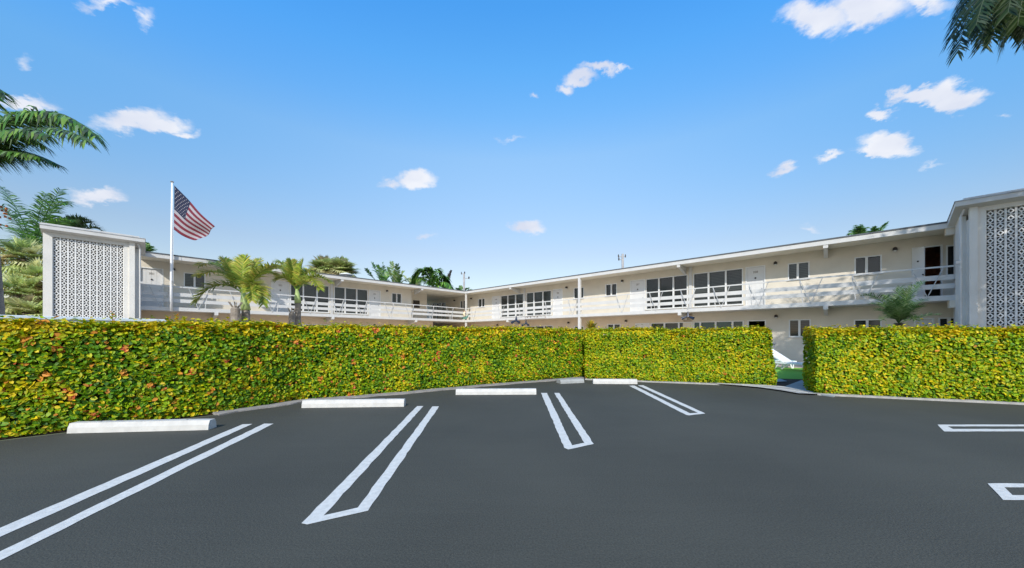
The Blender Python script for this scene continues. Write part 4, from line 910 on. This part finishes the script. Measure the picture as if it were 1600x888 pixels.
for k in range(6):
    a = R(-95+k*32); c_.frond(cr_, cr_+Vector((math.cos(a)*1.3, math.sin(a)*1.3, 1.2)), cr_+Vector((math.cos(a)*2.9+.8, math.sin(a)*2.9-.4, .3)), .7, 40, .03, .6, (0, 0, 0), .1, .1, .4, .022)
c_.build(rt)

# broadleaf tree standing beside the lot (out of view); it throws the dappled shade on the right wing
def broadleaf(base, ztop, cx, rad, nl, seed):
    r = random.Random(seed); rt = empty('shade_tree', base, label='broad leafy tree beside the lot, outside the view, shading the right wing', cat='tree')
    MB().tube([(0, 0, 0), (.1, 0, 3), (.2, .1, 6.5)], [.3, .24, .17], 10).build('trunk', M['bark'], rt, smooth=True)
    lb = MB(); mb = MB(); cl = []
    cls = []
    for k in range(70):
        d = Vector((r.gauss(0, 1), r.gauss(0, 1), r.gauss(0, .6))).normalized()*rad*r.random()**.4; c0 = Vector((cx[0], cx[1], cx[2]))+Vector((d.x, d.y, d.z*.85)); cls.append(c0)
        lb.tube([(.2, .1, 6.2), (Vector((.2, .1, 7.2))+c0)/2, c0], [.07, .04, .015], 5)
        for _ in range(nl//70):
            p = c0+Vector((r.gauss(0, .45), r.gauss(0, .45), r.gauss(0, .4))); d = Vector((r.gauss(0, 1), r.gauss(0, 1), r.gauss(0, .6))).normalized(); s_ = d.cross(Vector((r.random(), r.random(), 1))).normalized()*.09
            mb.add([p, p+d*.1+s_, p+d*.3, p+d*.1-s_], [(0, 1, 2, 3)]); cl += [r.choice(GRN)]*4
    lb.build('limbs', M['bark'], rt); mb.build('crown', M['frond'], rt, normals=False, colors=cl)
broadleaf((16.2, 1.6, 0), 0, (-.3, .8, 11.0), 4.0, 13000, 3)

# ------------------------------------------------------------------ utility poles far behind
def upole(px, ytop, Y, label, arms):
    b0 = P(px, 500, Y); b0.z = 0; rt = empty('utility_pole', b0, label=label, cat='utility pole'); zt = P(px, ytop, Y).z
    MB().tube([(0, 0, 0), (0, 0, zt)], [.2, .15], 10).build('pole', M['utility'], rt, smooth=True)
    for dx, dz, k in arms:
        MB().bar((0, 0, zt+dz), (dx, 0, zt+dz), .07).build('crossarm', M['utility'], rt)
        MB().tube([(dx, 0, zt+dz-.1), (dx, 0, zt+dz+.12), (dx, 0, zt+dz+.3)], [.06, .08*k, .04], 8).build('insulator', M['metal_dark'], rt)
upole(725, 428, 52, 'grey utility pole behind the roof corner beside the wind-bent palm', [(.1, .05, 1.2), (.75, -.7, 1.6), (-.4, -.0, .8)])
upole(973, 397, 44, 'slender utility pole with side bracket behind the right wing roof', [(-.5, -.75, 1.2), (.35, -.35, .9), (-.55, -.35, 1)])

# ------------------------------------------------------------------ ornaments on the gallery edge
p_ = Wd('R', -.05, .16, 0); o_ = P(725.8, 492, p_.y)
orn = empty('crescent_ornament', o_, BRZ+R(22), label='sea-green crescent ornament with a cream figure on the corner post', cat='ornament')
mb = MB(); n = 26; vs = []
for i in range(n+1):
    a = R(168+204*i/n); tk = .25*math.sin(math.pi*i/n)+.015
    for rr, y in ((.47, -.03), (.47-tk, -.03), (.47-tk, .03), (.47, .03)): vs.append((math.cos(a)*rr, y, math.sin(a)*rr))
mb.add(vs, [(i*4+k, i*4+(k+1) % 4, (i+1)*4+(k+1) % 4, (i+1)*4+k) for i in range(n) for k in range(4)]+[(0, 1, 2, 3), (n*4, n*4+3, n*4+2, n*4+1)])
mb.build('crescent', M['ring'], orn)
MB().tube([(-.06, -.06, -.2), (.04, -.07, -.05), (-.03, -.07, .1), (.05, -.06, .22), (.0, -.06, .34)], [.05, .10, .11, .09, .03], 8).build('figure', M['cream'], orn, smooth=True)
MB().tube([(-.2, -.03, .25), (-.02, -.05, .38), (.18, -.03, .28)], [.015, .03, .015], 6).build('top_spray', mat('rust_paint', (.25, .06, .03), .6), orn)
# navy floodlights on slab brackets
def flood(px, py, label, wg='R', sc=1.):
    q = P(px, py, 1); s = S(wg, px, .12); p = Wd(wg, s, .12, 0); z = CH+(H-py)*p.y/F
    f_ = empty('floodlight', (p.x, p.y, z), BRZ, label=label, cat='floodlight', group='navy floodlights on the gallery edge')
    MB().tube([(0, 0, .0), (0, 0, .2*sc), (0, 0, .3*sc)], [.09*sc, .04*sc, .02*sc], 8).build('mount', M['navy'], f_)
    for sg in (-1, 1): MB().tube([(0, 0, .03), (sg*.14*sc, -.05, -.02), (sg*.3*sc, -.1, -.09*sc)], [.035*sc, .055*sc, .085*sc], 10).build('lamp_head', M['navy'], f_)
flood(1075, 495.5, 'twin navy floodlight under the gallery before the wide window pair', sc=1.1)
flood(806.5, 502, 'twin navy floodlight left of its neighbour under the middle gallery', sc=1.5)
flood(822, 506.5, 'small navy floodlight just over the hedge, right of its neighbour', sc=1.2)
# wire sculpture on the slab edge
s0, s1 = S('R', 820, .03), S('R', 851, .03); pw = Wd('R', (s0+s1)/2, .035, 2.95); ws = empty('wire_sculpture', pw, BRZ, label='thin bronze wire scroll sculpture fixed on the gallery slab edge', cat='ornament')
mb = MB(); Lw = s1-s0
for k, (x, r1, a0, a1) in enumerate([(-.40, .13, 20, 200), (-.27, .16, 0, 170), (-.10, .18, 10, 180), (.08, .17, 0, 150), (.24, .18, 20, 190), (.42, .2, -60, 110)]):
    c0 = x*Lw; mb.tube([(c0+math.cos(R(a0+(a1-a0)*i/10))*r1*1.3, -.02, math.sin(R(a0+(a1-a0)*i/10))*r1) for i in range(11)], .012, 5)
mb.tube([(-.48*Lw, -.02, -.12), (0, -.02, -.09), (.48*Lw, -.02, -.12)], .012, 5); mb.build('wire_scrolls', mat('bronze_wire', (.14, .08, .05), .5, metal=.4), ws)
# towel by the open ground-floor door
pt = Wd('R', S('R', 1195, -WQ+.06), -WQ+.06, 0); tw = empty('towel', (pt.x, pt.y, CH+(H-525)*pt.y/F), BRZ, label='red and white towel hanging at the open ground-floor door', cat='towel')
MB().box(-.12, .1, -.05, -.02, -.35, .32).build('white_cloth', M['plastic'], tw, bevel=.01); MB().tube([(-.14, -.04, .3), (0, -.05, .42), (.13, -.04, .27)], [.05, .07, .05], 8).build('red_cloth', M['red'], tw, smooth=True)
# grey cabinet by the gap
b0 = G(1211, 569); cb = empty('utility_cabinet', (b0.x-.12, b0.y+.3, 0), R(-35), label='grey free-standing cabinet half hidden by the hedge end at the gap', cat='cabinet')
MB().box(-.28, .28, -.2, .2, 0, 1.0).build('body', M['cabinet'], cb, bevel=.01); MB().box(-.32, .32, -.24, .24, 1.0, 1.06).build('lid', M['cabinet'], cb, bevel=.01); MB().box(-.22, .22, -.215, -.203, .1, .9).build('cabinet_door', M['cabinet'], cb)
# sun loungers on the lawn
def lounger(loc, rz, m, label):
    l = empty('sun_lounger', loc, rz, label=label, cat='sun lounger', group='sun loungers on the lawn')
    fr = MB()
    for y in (-.3, .3): fr.bar((-.45, y, .3), (.98, y, .3), .05, .06)
    fr.bar((.98, -.32, .3), (.98, .32, .3), .05, .06).bar((-.45, -.32, .3), (-.45, .32, .3), .05, .06); fr.build('frame', M['plastic'], l)
    sl = MB()
    for k in range(16): x = -.02+k*.062; sl.box(x, x+.052, -.27, .27, .315, .335)
    sl.build('seat', m, l)
    bk = MB(); a = Vector((-.05, 0, .32)); d = Vector((-.80, 0, .52))
    for y in (-.3, .3): bk.bar(a+Vector((0, y, 0)), a+d+Vector((0, y, 0)), .045)
    for k in range(14): p = a+d*(.05+.92*k/14); bk.bar(p-Vector((0, .28, 0)), p+Vector((0, .28, 0)), .052, .02, up=(.55, 0, .84))
    bk.bar(a+d-Vector((0, .32, 0)), a+d+Vector((0, .32, 0)), .05); bk.build('backrest', m, l)
    for x, e in ((-.35, -.1), (.75, .1)):
        for y in (-.28, .28): MB().bar((x, y, .3), (x+e, y, 0), .045).bar((x+.16, y, .3), (x+e+.03, y, 0), .035).build('leg', M['plastic'], l)
g_ = G(1242, 579); lounger((g_.x-.15, g_.y+.1, 0), R(-68), M['plastic'], 'white sun lounger with raised back, seen through the gap in the hedges')
g_ = G(1226, 577); lounger((g_.x-.1, g_.y+.9, 0), R(-20), M['teal'], 'teal sun lounger mostly hidden behind the white one')
